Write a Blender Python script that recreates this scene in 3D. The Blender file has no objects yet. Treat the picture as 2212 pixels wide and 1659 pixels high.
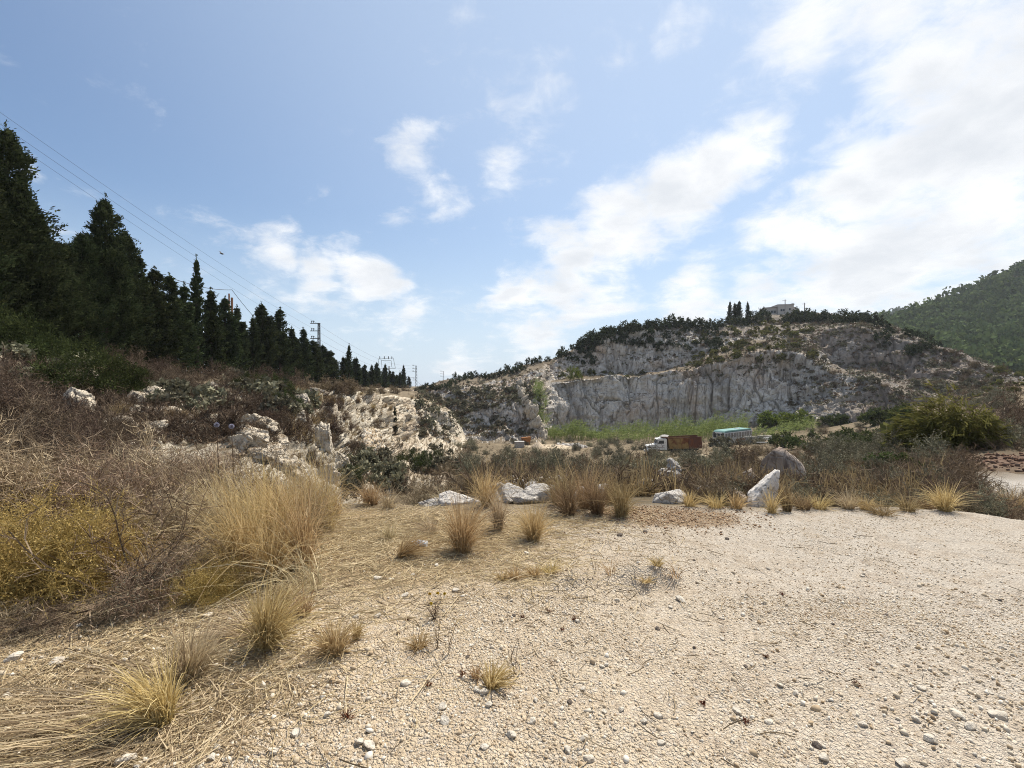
import bpy, bmesh, math, random
import numpy as np
from mathutils import Vector, Matrix
from mathutils.bvhtree import BVHTree

scene = bpy.context.scene
COL = scene.collection
R = math.radians
F, U0, V0, EYE = 1005.0, 1106.0, 829.5, 1.6      # lens in units of a 2212 px wide picture

# ------------------------------------------------------------------ camera
cam_d = bpy.data.cameras.new("camera")
cam = bpy.data.objects.new("camera", cam_d); COL.objects.link(cam)
cam_d.sensor_width = 36.0; cam_d.lens = 36.0 * F / 2212.0
cam_d.clip_start = 0.05; cam_d.clip_end = 20000
cam.location = (0, 0, EYE); cam.rotation_euler = (R(90), 0, 0)
scene.camera = cam

# ------------------------------------------------------------------ light
SUN_AZ, SUN_EL = 36.0, 58.0
sund = Vector((math.sin(R(SUN_AZ)) * math.cos(R(SUN_EL)), math.cos(R(SUN_AZ)) * math.cos(R(SUN_EL)), math.sin(R(SUN_EL))))
sl = bpy.data.lights.new("sun", 'SUN'); sl.energy = 5.0; sl.angle = R(0.6); sl.color = (1.0, 0.93, 0.82)
so = bpy.data.objects.new("sun", sl); COL.objects.link(so); so.rotation_euler = sund.to_track_quat('Z', 'Y').to_euler()
scene.view_settings.view_transform = 'Standard'; scene.view_settings.look = 'None'
scene.view_settings.gamma = 1.0; scene.view_settings.use_curve_mapping = False
scene.view_settings.exposure = 0.50
scene.render.engine = 'CYCLES'
scene.cycles.pixel_filter_type = 'BLACKMAN_HARRIS'; scene.cycles.filter_width = 1.05
scene.cycles.max_bounces = 6; scene.cycles.diffuse_bounces = 3; scene.cycles.transmission_bounces = 3
scene.cycles.transparent_max_bounces = 6; scene.cycles.volume_bounces = 0
scene.cycles.use_denoising = True; scene.cycles.denoiser = 'OPENIMAGEDENOISE'; scene.cycles.denoising_input_passes = 'RGB_ALBEDO_NORMAL'; scene.cycles.denoising_prefilter = 'NONE'

def direction(u, v):
    return Vector(((u - U0) / F, 1.0, (V0 - v) / F)).normalized()

world = bpy.data.worlds.new("World"); scene.world = world; world.use_nodes = True

class NT:
    """small helper round a node tree"""
    def __init__(s, tree): s.t = tree; s.n = tree.nodes; s.l = tree.links
    def add(s, typ, **kw):
        nd = s.n.new(typ)
        for k, v in kw.items(): setattr(nd, k, v)
        return nd
    def put(s, sock, val):
        if isinstance(val, bpy.types.NodeSocket): s.l.new(val, sock)
        else: sock.default_value = val
    def math(s, op, a, b=0.0, clamp=False):
        nd = s.add('ShaderNodeMath', operation=op, use_clamp=clamp); s.put(nd.inputs[0], a); s.put(nd.inputs[1], b); return nd.outputs[0]
    def vmath(s, op, a, b=(0, 0, 0)):
        nd = s.add('ShaderNodeVectorMath', operation=op); s.put(nd.inputs[0], a); s.put(nd.inputs[1], b)
        return nd.outputs['Value'] if op in ('DISTANCE', 'DOT_PRODUCT', 'LENGTH') else nd.outputs[0]
    def rng(s, v, a, b, c=0.0, d=1.0, kind='SMOOTHSTEP'):
        nd = s.add('ShaderNodeMapRange', interpolation_type=kind)
        s.put(nd.inputs[0], v)
        for i, x in enumerate((a, b, c, d)): s.put(nd.inputs[i + 1], x)
        return nd.outputs[0]
    def mix(s, f, a, b, blend='MIX'):
        nd = s.add('ShaderNodeMix', data_type='RGBA', blend_type=blend)
        s.put(nd.inputs[0], f)
        for i, x in ((6, a), (7, b)):
            if not isinstance(x, bpy.types.NodeSocket): x = (*x, 1.0)[:4]
            s.put(nd.inputs[i], x)
        return nd.outputs[2]
    def noise(s, vec, scale, detail=4.0, rough=0.55, dist=0.0):
        nd = s.add('ShaderNodeTexNoise'); s.l.new(vec, nd.inputs['Vector'])
        nd.inputs['Scale'].default_value = scale; nd.inputs['Detail'].default_value = detail
        nd.inputs['Roughness'].default_value = rough; nd.inputs['Distortion'].default_value = dist
        return nd.outputs[0]
    def voro(s, vec, scale, feature='F1', out=0):
        nd = s.add('ShaderNodeTexVoronoi', feature=feature); s.l.new(vec, nd.inputs['Vector']); nd.inputs['Scale'].default_value = scale
        return nd.outputs[out]
    def scale(s, vec, xyz):
        return s.vmath('MULTIPLY', vec, xyz)

w = NT(world.node_tree); w.n.clear()
sky = w.add('ShaderNodeTexSky', sky_type='NISHITA', sun_disc=False)
sky.sun_elevation = R(SUN_EL); sky.sun_rotation = R(SUN_AZ)
sky.air_density = 1.15; sky.dust_density = 0.4; sky.ozone_density = 4.0; sky.altitude = 100
tc = w.add('ShaderNodeTexCoord'); wd = w.vmath('NORMALIZE', tc.outputs['Generated'])
sep = w.add('ShaderNodeSeparateXYZ'); w.l.new(wd, sep.inputs[0])
zc = w.math('MAXIMUM', sep.outputs[2], 0.0)
den = w.math('ADD', zc, 0.28)
cmb = w.add('ShaderNodeCombineXYZ'); w.l.new(den, cmb.inputs[0]); w.l.new(den, cmb.inputs[1]); cmb.inputs[2].default_value = 1.0
plane = w.vmath('DIVIDE', wd, cmb.outputs[0])
warp = w.add('ShaderNodeTexNoise'); w.l.new(plane, warp.inputs['Vector']); warp.inputs['Scale'].default_value = 2.2; warp.inputs['Detail'].default_value = 3
wv = w.vmath('SCALE', w.vmath('SUBTRACT', warp.outputs['Color'], (0.5, 0.5, 0.5))); wv.node.inputs['Scale'].default_value = 0.16
wdir = w.vmath('ADD', wd, wv)
# cloud banks: centre (as a direction), half-size in radians, thickness
LOBES = [(610,560,95,.8),(690,590,85,.85),(790,600,95,.9),(555,585,60,.6),(620,500,60,.65),(740,550,55,.6),(850,700,75,.6),(770,690,60,.45),(860,745,55,.5),
 (900,285,62,.50),(885,350,80,.54),(935,410,70,.56),(962,450,55,.5),(845,465,70,.4),(1072,372,70,.42),
 (1130,625,85,.85),(1230,585,120,.95),(1350,500,130,.95),(1480,430,120,.95),(1580,350,115,.9),(1640,280,80,.75),(1180,725,100,.8),(1290,630,100,.85),(1070,735,70,.6),(1000,780,80,.5),
 (1750,540,150,.9),(1900,430,200,1.0),(2050,330,220,1.05),(2150,200,210,1.05),(1900,570,190,1.0),(2100,520,200,1.0),(2010,110,190,.9),(1720,80,105,.7),(1800,640,170,.9),(1500,650,100,.75),(1650,640,100,.7),(2230,50,180,.95),
 (1340,70,110,.44),(1010,40,90,.34),(1470,20,110,.44),(70,340,75,.62),(150,362,28,.45),(1850,260,90,.4),(2300,600,260,.9),(2500,250,420,.95),(2000,-250,420,.75),(1450,-420,330,.4),(-500,560,220,.5),(-700,150,260,.4),(2900,500,500,.9)]
mask = None
for (u, v, r_, wt) in LOBES:
    c = direction(u, v); e = direction(u + r_ * .8, v + r_ * .6); rad = (c - e).length * 1.25
    if u > 950: wt *= 1.04; rad *= 1.12
    m_ = w.math('MULTIPLY', w.rng(w.vmath('DISTANCE', wdir, tuple(c)), rad, rad * 0.1), wt)
    mask = m_ if mask is None else w.math('SMOOTH_MAX', mask, m_)
    if mask.node.operation == 'SMOOTH_MAX': mask.node.inputs[2].default_value = 0.12
n1 = w.noise(plane, 3.1, 9, 0.60, 0.35); n2 = w.noise(plane, 9.5, 8, 0.66, 0.5)
dens = w.math('ADD', mask, w.math('MULTIPLY', w.math('SUBTRACT', n1, 0.5), 1.9))
dens = w.math('ADD', dens, w.math('MULTIPLY', w.math('SUBTRACT', n2, 0.5), 1.0))
far = w.rng(w.vmath('DOT_PRODUCT', wd, (0.0, -1.0, 0.15)), -0.2, 0.5, 0.0, 0.32)       # scattered cloud behind the viewer too
dens = w.math('ADD', dens, far)
alpha = w.math('MULTIPLY', w.rng(dens, 0.20, 1.0), 0.96)
sh = w.noise(w.vmath('ADD', plane, (0.13, 0.07, 0.0)), 4.2, 6, 0.55, 0.3)
ccol = w.mix(w.rng(w.math('ADD', w.math('MULTIPLY', dens, 0.35), sh), 0.55, 1.15), (8.9, 8.9, 8.9), (6.4, 6.65, 7.0))
haze_f = w.rng(sep.outputs[2], 0.34, -0.02, 0.0, 0.85)
skyc = w.mix(haze_f, sky.outputs[0], (5.2, 6.2, 7.4))
warm = w.rng(w.vmath('DOT_PRODUCT', wd, tuple(sund)), 0.30, 1.0, 0.0, 0.50)
skyc = w.mix(warm, skyc, (6.2, 7.4, 8.8))
bgc = w.mix(alpha, skyc, ccol)
bg = w.add('ShaderNodeBackground'); w.l.new(bgc, bg.inputs[0]); bg.inputs[1].default_value = 0.088
wo = w.add('ShaderNodeOutputWorld'); w.l.new(bg.outputs[0], wo.inputs[0])
world.cycles.sampling_method = 'MANUAL'; world.cycles.sample_map_resolution = 512

# ------------------------------------------------------------------ numpy noise
def _h(ix, iy, iz, seed):
    n = (ix * 374761393 + iy * 668265263 + iz * 2147483647 % 4294967296 + seed * 1274126177) & 0xFFFFFFFF
    n = ((n ^ (n >> 13)) * 1274126177) & 0xFFFFFFFF
    n = ((n ^ (n >> 16)) * 2246822519) & 0xFFFFFFFF
    return ((n ^ (n >> 15)) & 0xFFFFFF) / float(0x7FFFFF) - 1.0
def vnoise(p, seed=0):
    p = np.asarray(p, float); i = np.floor(p).astype(np.int64); f = p - i
    f = f * f * f * (f * (f * 6 - 15) + 10)
    out = 0
    for dx in (0, 1):
        wx = f[..., 0] if dx else 1 - f[..., 0]
        for dy in (0, 1):
            wy = f[..., 1] if dy else 1 - f[..., 1]
            for dz in (0, 1):
                wz = f[..., 2] if dz else 1 - f[..., 2]
                out = out + wx * wy * wz * _h(i[..., 0] + dx, i[..., 1] + dy, (i[..., 2] + dz) * 7919, seed)
    return out
def fbm(p, octaves=4, gain=0.5, seed=0):
    p = np.asarray(p, float); a, s, out = 1.0, 0.0, 0
    for o in range(octaves):
        out = out + a * vnoise(p, seed + o * 17); s += a; a *= gain; p = p * 2.03 + 11.7
    return out / s

# ------------------------------------------------------------------ mesh helpers
def link(o, parent=None):
    COL.objects.link(o)
    if parent is not None: o.parent = parent
    return o
def mesh_np(name, verts, quads=None, tris=None, mat=None, tint=None, smooth=False, attrs=None):
    me = bpy.data.meshes.new(name)
    verts = np.asarray(verts, np.float32).reshape(-1, 3)
    idx, starts, tot, pos = [], [], [], 0
    for a, k in ((quads, 4), (tris, 3)):
        if a is None or len(a) == 0: continue
        a = np.asarray(a, np.int32).reshape(-1, k)
        idx.append(a.ravel()); starts.append(pos + np.arange(len(a)) * k); tot.append(np.full(len(a), k)); pos += a.size
    idx = np.concatenate(idx); starts = np.concatenate(starts).astype(np.int32)
    me.vertices.add(len(verts)); me.vertices.foreach_set("co", verts.ravel())
    me.loops.add(len(idx)); me.loops.foreach_set("vertex_index", idx)
    me.polygons.add(len(starts)); me.polygons.foreach_set("loop_start", starts)
    if smooth: me.polygons.foreach_set("use_smooth", np.ones(len(starts), bool))
    for k, v in (attrs or {}).items():
        at = me.attributes.new(k, 'FLOAT', 'POINT'); at.data.foreach_set("value", np.asarray(v, np.float32).ravel())
    if tint is not None:
        at = me.attributes.new("tint", 'FLOAT', 'POINT'); at.data.foreach_set("value", np.asarray(tint, np.float32).ravel())
    me.update(calc_edges=True)
    if mat: me.materials.append(mat)
    return me
def obj(name, me, parent=None):
    return link(bpy.data.objects.new(name, me), parent)
def empty(name, loc=(0, 0, 0), rz=0.0):
    o = bpy.data.objects.new(name, None); o.location = loc; o.rotation_euler = (0, 0, rz); o.empty_display_size = 0.1
    return link(o)
def tag(o, label=None, cat=None, group=None, kind=None):
    if label: o["label"] = label
    if cat: o["category"] = cat
    if group: o["group"] = group
    if kind: o["kind"] = kind
    return o
def copy_tree(o, parent=None):
    c = o.copy(); COL.objects.link(c)
    if parent is not None: c.parent = parent
    for ch in list(o.children): copy_tree(ch, c)
    return c
def bm_obj(name, bm, mat, parent=None, smooth=False):
    me = bpy.data.meshes.new(name); bm.to_mesh(me); bm.free(); me.materials.append(mat)
    if smooth:
        for p in me.polygons: p.use_smooth = True
    return obj(name, me, parent)
def bx(bm, c, s, rot=None, bevel=0.0):
    r = bmesh.ops.create_cube(bm, size=1.0)
    vs = r['verts']
    M = Matrix.Translation(c) @ (rot.to_4x4() if rot else Matrix.Identity(4)) @ Matrix.Diagonal((*s, 1))
    bmesh.ops.transform(bm, matrix=M, verts=vs)
    if bevel:
        es = list({e for v in vs for e in v.link_edges})
        bmesh.ops.bevel(bm, geom=es, offset=bevel, segments=2, affect='EDGES')
    return bm
def prism(bm, pts, y0, y1):
    """extrude an x-z outline from y0 to y1"""
    a = [bm.verts.new((x, y0, z)) for x, z in pts]; b = [bm.verts.new((x, y1, z)) for x, z in pts]
    n = len(pts); bm.faces.new(a); bm.faces.new(b[::-1])
    for i in range(n): bm.faces.new((a[i], b[i], b[(i + 1) % n], a[(i + 1) % n]))
    bmesh.ops.recalc_face_normals(bm, faces=bm.faces[:])
    return bm
def cyl(bm, p0, p1, r0, r1=None, seg=10):
    p0, p1 = Vector(p0), Vector(p1); d = p1 - p0
    M = Matrix.Translation((p0 + p1) / 2) @ d.to_track_quat('Z', 'Y').to_matrix().to_4x4()
    bmesh.ops.create_cone(bm, cap_ends=True, segments=seg, radius1=r0, radius2=r0 if r1 is None else r1, depth=d.length, matrix=M)
    return bm

# ------------------------------------------------------------------ materials
def new_mat(name):
    m = bpy.data.materials.new(name); m.use_nodes = True
    t = NT(m.node_tree); t.n.clear()
    out = t.add('ShaderNodeOutputMaterial')
    return m, t, out
def bsdf(t, out, col, rough=0.85, metal=0.0, spec=0.25, normal=None):
    b = t.add('ShaderNodeBsdfPrincipled'); t.put(b.inputs['Base Color'], col if isinstance(col, bpy.types.NodeSocket) else (*col, 1))
    t.put(b.inputs['Roughness'], rough); b.inputs['Metallic'].default_value = metal; b.inputs['Specular IOR Level'].default_value = spec
    if normal is not None: t.l.new(normal, b.inputs['Normal'])
    t.l.new(b.outputs[0], out.inputs[0]); return b
def bump(t, h, strength=0.5, dist=0.05, normal=None):
    nd = t.add('ShaderNodeBump'); t.l.new(h, nd.inputs['Height']); nd.inputs['Strength'].default_value = strength; nd.inputs['Distance'].default_value = dist
    if normal is not None: t.l.new(normal, nd.inputs['Normal'])
    return nd.outputs[0]
def attr(t, name):
    nd = t.add('ShaderNodeAttribute', attribute_name=name); return nd.outputs['Fac']
def plant_mat(name, cols, trans=0.25, objvar=0.35):
    """leaf / straw / twig: colour varies from blade to blade (tint) and a little from plant to plant"""
    m, t, out = new_mat(name)
    cr = t.add('ShaderNodeValToRGB'); t.l.new(attr(t, "tint"), cr.inputs[0])
    el = cr.color_ramp.elements
    for i, c in enumerate(cols):
        p = i / (len(cols) - 1)
        e = el[i] if i < 2 else el.new(p)
        e.position = p; e.color = (*c, 1)
    oi = t.add('ShaderNodeObjectInfo')
    hs = t.add('ShaderNodeHueSaturation'); t.l.new(cr.outputs[0], hs.inputs['Color'])
    t.l.new(t.rng(oi.outputs['Random'], 0, 1, 1 - objvar, 1 + objvar, 'LINEAR'), hs.inputs['Value'])
    t.l.new(t.rng(oi.outputs['Random'], 0, 1, 0.485, 0.515, 'LINEAR'), hs.inputs['Hue'])
    d = t.add('ShaderNodeBsdfDiffuse'); t.l.new(hs.outputs[0], d.inputs[0])
    tr = t.add('ShaderNodeBsdfTranslucent'); t.l.new(hs.outputs[0], tr.inputs[0])
    mx = t.add('ShaderNodeMixShader'); mx.inputs[0].default_value = trans
    t.l.new(d.outputs[0], mx.inputs[1]); t.l.new(tr.outputs[0], mx.inputs[2]); t.l.new(mx.outputs[0], out.inputs[0])
    return m
def paint_mat(name, col, rust=0.0, rough=0.5, metal=0.0, scale=2.0):
    m, t, out = new_mat(name)
    co = t.add('ShaderNodeTexCoord').outputs['Object']
    n = t.noise(co, scale, 6, 0.65, 0.3); n3 = t.noise(t.scale(co, (1.0, 1.0, 0.25)), scale * 3, 4)
    c = t.mix(t.rng(n3, 0.35, 0.75, 0, 0.35), col, tuple(x * 0.6 for x in col))
    c = t.mix(t.rng(n, 0.62 - rust * 0.45, 0.75 - rust * 0.35), c, (0.13, 0.05, 0.025))
    bsdf(t, out, c, t.rng(n, 0.3, 0.8, rough, min(1, rough + 0.3)), metal, 0.3, bump(t, n3, 0.2, 0.02))
    return m
def rock_mat(name, pale, grey, tan, dark, sc=1.0, streak=True, tanamt=0.5, soil=None, stain=0.0):
    m, t, out = new_mat(name)
    co = t.add('ShaderNodeTexCoord').outputs['Object']
    big = t.noise(co, 0.055 * sc, 3, 0.5, 0.6)
    mid = t.noise(co, 0.35 * sc, 6, 0.62, 0.5)
    fine = t.noise(co, 2.2 * sc, 6, 0.65, 0.3)
    st = t.noise(t.scale(co, (1.0, 1.0, 0.13 if streak else 0.8)), 0.55 * sc, 6, 0.62, 0.8)
    c = t.mix(t.rng(mid, 0.38, 0.62), grey, pale)
    c = t.mix(t.math('MULTIPLY', t.rng(big, 0.46, 0.62), tanamt), c, tan)
    c = t.mix(t.math('MULTIPLY', t.rng(st, 0.56, 0.68), 0.85), c, dark)
    st2 = t.noise(t.scale(co, (1.0, 1.0, 0.22 if streak else 0.8)), 1.5 * sc, 5, 0.65, 0.5)
    c = t.mix(t.math('MULTIPLY', t.rng(st2, 0.53, 0.64), 0.6), c, dark); c = t.mix(t.math('MULTIPLY', t.rng(st2, 0.45, 0.36), 0.5), c, pale)
    c = t.mix(t.math('MULTIPLY', t.rng(st, 0.44, 0.32), 0.8), c, pale)
    c = t.mix(t.math('MULTIPLY', t.rng(t.noise(t.scale(co, (1.0, 1.0, 0.5)), 0.045 * sc, 4, 0.6, 1.0), 0.52, 0.64), stain), c, t.mix(0.5, dark, grey))
    c = t.mix(t.math('MULTIPLY', t.rng(fine, 0.58, 0.78), 0.28), c, dark)
    if soil is not None:
        g = t.add('ShaderNodeNewGeometry'); sp = t.add('ShaderNodeSeparateXYZ'); t.l.new(g.outputs['True Normal'], sp.inputs[0])
        up = t.math('ADD', sp.outputs[2], t.math('MULTIPLY', t.math('SUBTRACT', mid, 0.5), 0.55))
        sc2 = t.mix(t.rng(fine, 0.35, 0.65), soil[0], soil[1])
        sc2 = t.mix(t.rng(t.noise(co, 0.14 * sc, 4), 0.45, 0.6), sc2, soil[2])
        c = t.mix(t.rng(up, 0.70, 0.84), c, sc2)
    if streak and soil is not None:      # the eastern end faces west; its shade is put in as darker grey-brown
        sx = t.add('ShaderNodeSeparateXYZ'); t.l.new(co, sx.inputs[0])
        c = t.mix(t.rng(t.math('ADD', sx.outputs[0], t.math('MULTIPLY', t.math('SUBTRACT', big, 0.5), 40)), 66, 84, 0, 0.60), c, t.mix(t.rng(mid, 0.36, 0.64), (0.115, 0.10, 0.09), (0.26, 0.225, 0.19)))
    vr = t.voro(t.scale(co, (1, 1, .6)), 0.9 * sc, 'DISTANCE_TO_EDGE')
    h = t.math('ADD', t.math('ADD', t.math('MULTIPLY', mid, 1.5), t.math('ADD', t.math('MULTIPLY', st, 1.1), t.math('MULTIPLY', st2, 0.5))), t.math('ADD', t.math('MULTIPLY', fine, 0.45), t.math('MULTIPLY', t.rng(vr, 0, 0.07), 0.35)))
    bsdf(t, out, c, 0.92, 0, 0.15, bump(t, h, 0.9, 0.40 / sc))
    return m

M = {}
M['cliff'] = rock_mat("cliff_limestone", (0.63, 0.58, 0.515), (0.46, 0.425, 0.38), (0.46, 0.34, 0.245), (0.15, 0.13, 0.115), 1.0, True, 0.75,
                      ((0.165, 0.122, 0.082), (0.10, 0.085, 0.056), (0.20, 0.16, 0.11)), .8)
M['bank'] = rock_mat("bank_limestone", (0.62, 0.55, 0.44), (0.44, 0.38, 0.30), (0.50, 0.39, 0.26), (0.17, 0.13, 0.10), 1.4, False, 0.5,
                     ((0.19, 0.135, 0.085), (0.125, 0.10, 0.065), (0.30, 0.24, 0.17)))
M['boulder'] = rock_mat("boulder_limestone", (0.60, 0.56, 0.50), (0.42, 0.39, 0.36), (0.46, 0.36, 0.27), (0.16, 0.14, 0.125), 7.0, False, 0.3)
M['brown_boulder'] = rock_mat("stained_boulder", (0.43, 0.36, 0.30), (0.30, 0.245, 0.20), (0.36, 0.17, 0.11), (0.13, 0.10, 0.085), 4.5, True, 0.9)
def pale_stone(name, a, c_, dk, sc, amt):
    m, t, out = new_mat(name); co = t.add('ShaderNodeTexCoord').outputs['Object']
    n = t.noise(co, sc, 6, .65, .3); n2 = t.noise(co, sc * .35, 3)
    c = t.mix(t.rng(n2, .38, .62), a, c_); c = t.mix(t.math('MULTIPLY', t.rng(n, .52, .64), amt), c, dk)
    bsdf(t, out, c, .9, 0, .2, bump(t, n, .5, .12 / sc * 3)); return m
M['speckled'] = pale_stone("speckled_boulder", (.62, .58, .53), (.48, .45, .42), (.10, .095, .09), 16, .85)
M['pebble'] = pale_stone("white_stone", (.62, .56, .465), (.50, .44, .355), (.34, .285, .22), 3.0, .6)

# ------------------------------------------------------------------ terrain: profiles by bearing
def zof(v, d): return EYE - (v - V0) / F * d
def loft(keys, seg, thetas, smooth=3):
    """keys: [(bearing, [(range, z), ...])]; every profile has the same number of points. Returns an (nr, nc, 3) grid and the row parameter"""
    th = np.array([k[0] for k in keys]); P = np.array([k[1] for k in keys], float)
    rows = []; par = []
    for i, n in enumerate(seg):
        last = i == len(seg) - 1
        ss = np.linspace(0, 1, n + 1)[: (n + 1 if last else n)]
        for s in ss: rows.append(P[:, i] * (1 - s) + P[:, i + 1] * s); par.append(i + s)
    rows = np.array(rows)                                   # nr, nk, 2
    rr = np.stack([np.interp(thetas, th, rows[k, :, 0]) for k in range(len(rows))])
    zz = np.stack([np.interp(thetas, th, rows[k, :, 1]) for k in range(len(rows))])
    if smooth:
        ker = np.ones(2 * smooth + 1) / (2 * smooth + 1)
        def sm(a): return np.stack([np.convolve(np.pad(x, smooth, mode='edge'), ker, 'valid') for x in a])
        rr, zz = sm(rr), sm(zz)
    g = np.stack([rr * np.sin(thetas), rr * np.cos(thetas), zz], -1)
    return g, np.array(par)
def grid_normals(g):
    a = np.gradient(g, axis=0); b = np.gradient(g, axis=1)
    n = np.cross(b, a); n /= np.maximum(np.linalg.norm(n, axis=-1, keepdims=True), 1e-9)
    return n
def grid_mesh(name, g, mat, attrs=None, smooth=True):
    nr, nc = g.shape[:2]; i = np.arange(nr * nc).reshape(nr, nc)
    q = np.stack([i[:-1, :-1], i[:-1, 1:], i[1:, 1:], i[1:, :-1]], -1).reshape(-1, 4)
    return mesh_np(name, g.reshape(-1, 3), quads=q, mat=mat, smooth=smooth, attrs=attrs), q
def th_of(u): return math.atan((u - U0) / F)
def key(u, pts):                     # pts: (depth, z)
    t = th_of(u); return (t, [(d / math.cos(t), z) for d, z in pts])

# --- ground: plateau, drop into the pit, pit floor, western bank
FARZ = 1500
G = []
def gk(u, *p): G.append(key(u, [(0.25, 0.0)] + list(p) + [(FARZ, -6.0)]))
for a in (-180, -120, -80):
    G.append((R(a), [(0.25, 0), (3, .1), (6, .3), (9, .7), (12, 1.2), (16, 2.0), (20, 2.6), (25, 3.3), (34, 3.8), (80, 4), (FARZ, -6)]))
gk(-300, (3, .15), (4.5, .45), (6, .8), (8, 1.1), (10, 1.6), (12, 2.0), (15, 2.5), (20, 3.3), (60, 3.8))
gk(0, (3, 0), (4.6, .12), (7, .35), (10, .7), (13, 1.2), (16, 1.8), (19, 2.4), (24, 3.2), (60, 3.5))
gk(300, (3, 0), (5.2, .03), (8, -.1), (12, 0), (14, .3), (18, .85), (24, 1.6), (34, 2.7), (80, 3))
gk(500, (3, 0), (5.8, 0), (9, -.6), (14, -1.45), (16, -1.1), (17, 0), (25, .8), (47, 2.4), (100, 2.5))
gk(600, (3, 0), (6.1, 0), (9, -.9), (15, -2.3), (18, -1.6), (20, -.45), (30, .55), (60, 2.1), (120, 2.2))
gk(700, (3, 0), (6.2, 0), (9, -1.2), (18, -3.5), (22, -3.2), (26, -1.7), (42, .7), (78, 1.7), (140, 1.5))
gk(800, (3, 0), (6.2, 0), (9, -1.5), (22, -4.7), (32, -4.9), (50, -3.4), (66, -.05), (105, .7), (200, .5))
gk(860, (3, 0), (6.2, 0), (9, -1.6), (25, -5.2), (60, -8.0), (80, -8.6), (87, -.55), (150, .3), (260, 0))
gk(920, (3, 0), (6.1, 0), (9.5, -0.9), (26, -5.2), (62, -8.4), (88, -9.7), (96, -2.0), (130, -1.1), (260, -1))
gk(985, (3, 0), (6.1, 0), (9.5, -0.7), (27, -5.0), (64, -8.8), (95, -10.8), (101, -6.2), (125, -5), (260, -5))
gk(1015, (3, 0), (6.1, 0), (9.5, -0.52), (28, -4.8), (66, -9.2), (100, -11.2), (112, -11.6), (150, -12), (260, -12))
gk(1106, (3, 0), (6.1, 0), (9.5, -0.52), (28, -4.4), (70, -9.3), (105, -11.4), (125, -12), (150, -12.3), (300, -12))
gk(1250, (3, 0), (6.1, 0), (9.5, -0.52), (28, -4.2), (72, -9.7), (105, -11.4), (125, -12), (150, -12.3), (300, -12))
gk(1460, (3, 0), (6.05, 0), (9.5, -0.52), (28, -4.1), (76, -9.9), (105, -11.0), (122, -11.6), (150, -12), (300, -12))
gk(1620, (3, 0), (6.05, 0), (9.5, -0.52), (26, -3.5), (66, -8.4), (95, -9.9), (115, -10.2), (150, -10), (300, -10))
gk(1800, (3, 0), (6.0, .02), (8.5, -.65), (25, -2.8), (60, -6.0), (92, -7.6), (108, -8.0), (150, -8), (300, -8))
gk(1950, (3, 0), (5.9, .03), (8.3, -.6), (22, -2.0), (50, -4.0), (85, -4.3), (100, -4.0), (150, -4), (300, -4))
gk(2100, (3, 0), (5.7, .03), (8, -.7), (20, -1.45), (45, -2.0), (75, -1.2), (96, -.4), (150, 1), (300, 1))
gk(2212, (3, 0), (5.4, 0), (7.5, -.75), (18, -1.2), (40, -1.0), (66, .8), (96, 1.8), (150, 3), (300, 4))
gk(2600, (3, 0), (5.4, 0), (7.5, -.6), (18, -1.0), (36, -.6), (60, 1.5), (90, 3), (150, 5), (300, 8))
for a in (80, 120, 180):
    G.append((R(a), [(0.25, 0), (3, 0), (6, 0), (8, -.2), (14, -.4), (26, -.3), (45, .5), (70, 1), (120, 2), (250, 3), (FARZ, -6)]))
th_g = np.concatenate([np.linspace(-math.pi, R(-66), 40, endpoint=False), np.linspace(R(-66), R(60), 620, endpoint=False), np.linspace(R(60), math.pi, 40)])
seg_g = [46, 44, 18, 22, 20, 24, 26, 16, 10, 8]
g, par = loft(G, seg_g, th_g, 4)
x, y = g[..., 0], g[..., 1]
rr = np.hypot(x, y)
pr = np.repeat(par[:, None], g.shape[1], 1)
z0 = np.zeros_like(x)
P3 = np.stack([x, y, z0], -1)
near = 1 - np.clip((rr - 5.0) / 4.0, 0, 1)
def ground_relief(x, y):
    """small relief of the gravel yard: undulation, wheel ruts, the low scraped ridge"""
    p = np.stack([x, y, np.zeros_like(x)], -1)
    h = 0.035 * fbm(p * 0.7, 3, seed=5) + 0.016 * fbm(p * 2.7, 3, seed=9) + 0.006 * fbm(p * 11, 2, seed=3)
    h += 0.11 * np.exp(-(((x - 0.98) / 0.7) ** 2 + ((y - 3.66 - 0.10 * x) / np.where(y < 3.66 + .1 * x, .10, .42)) ** 2)) * (1 + 0.5 * vnoise(p * 4, 8))
    h -= 0.03 * np.exp(-(((x - 1.0) / 0.6) ** 2 + ((y - 3.25) / 0.2) ** 2))
    h += 0.05 * np.exp(-(((x - 1.5) / 0.5) ** 2 + ((y - 5.75) / 0.2) ** 2))
    for k, (a, b) in enumerate(((0.42, 2.2), (0.42, 2.75), (0.30, 3.6))):          # faint ruts that curve away to the east
        yy = b + a * (x - 1.0)
        h -= 0.018 * np.exp(-((y - yy) / 0.09) ** 2) * (x > 0.8)
    return h
g[..., 2] += near * ground_relief(x, y)
ang = np.repeat(th_g[None, :], g.shape[0], 0)
amp_far = np.clip((rr - 7.0) / 10.0, 0, 1)
g[..., 2] += amp_far * (0.28 * fbm(P3 * 0.23, 4, seed=21) + 0.12 * fbm(P3 * 1.1, 3, seed=22))
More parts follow.
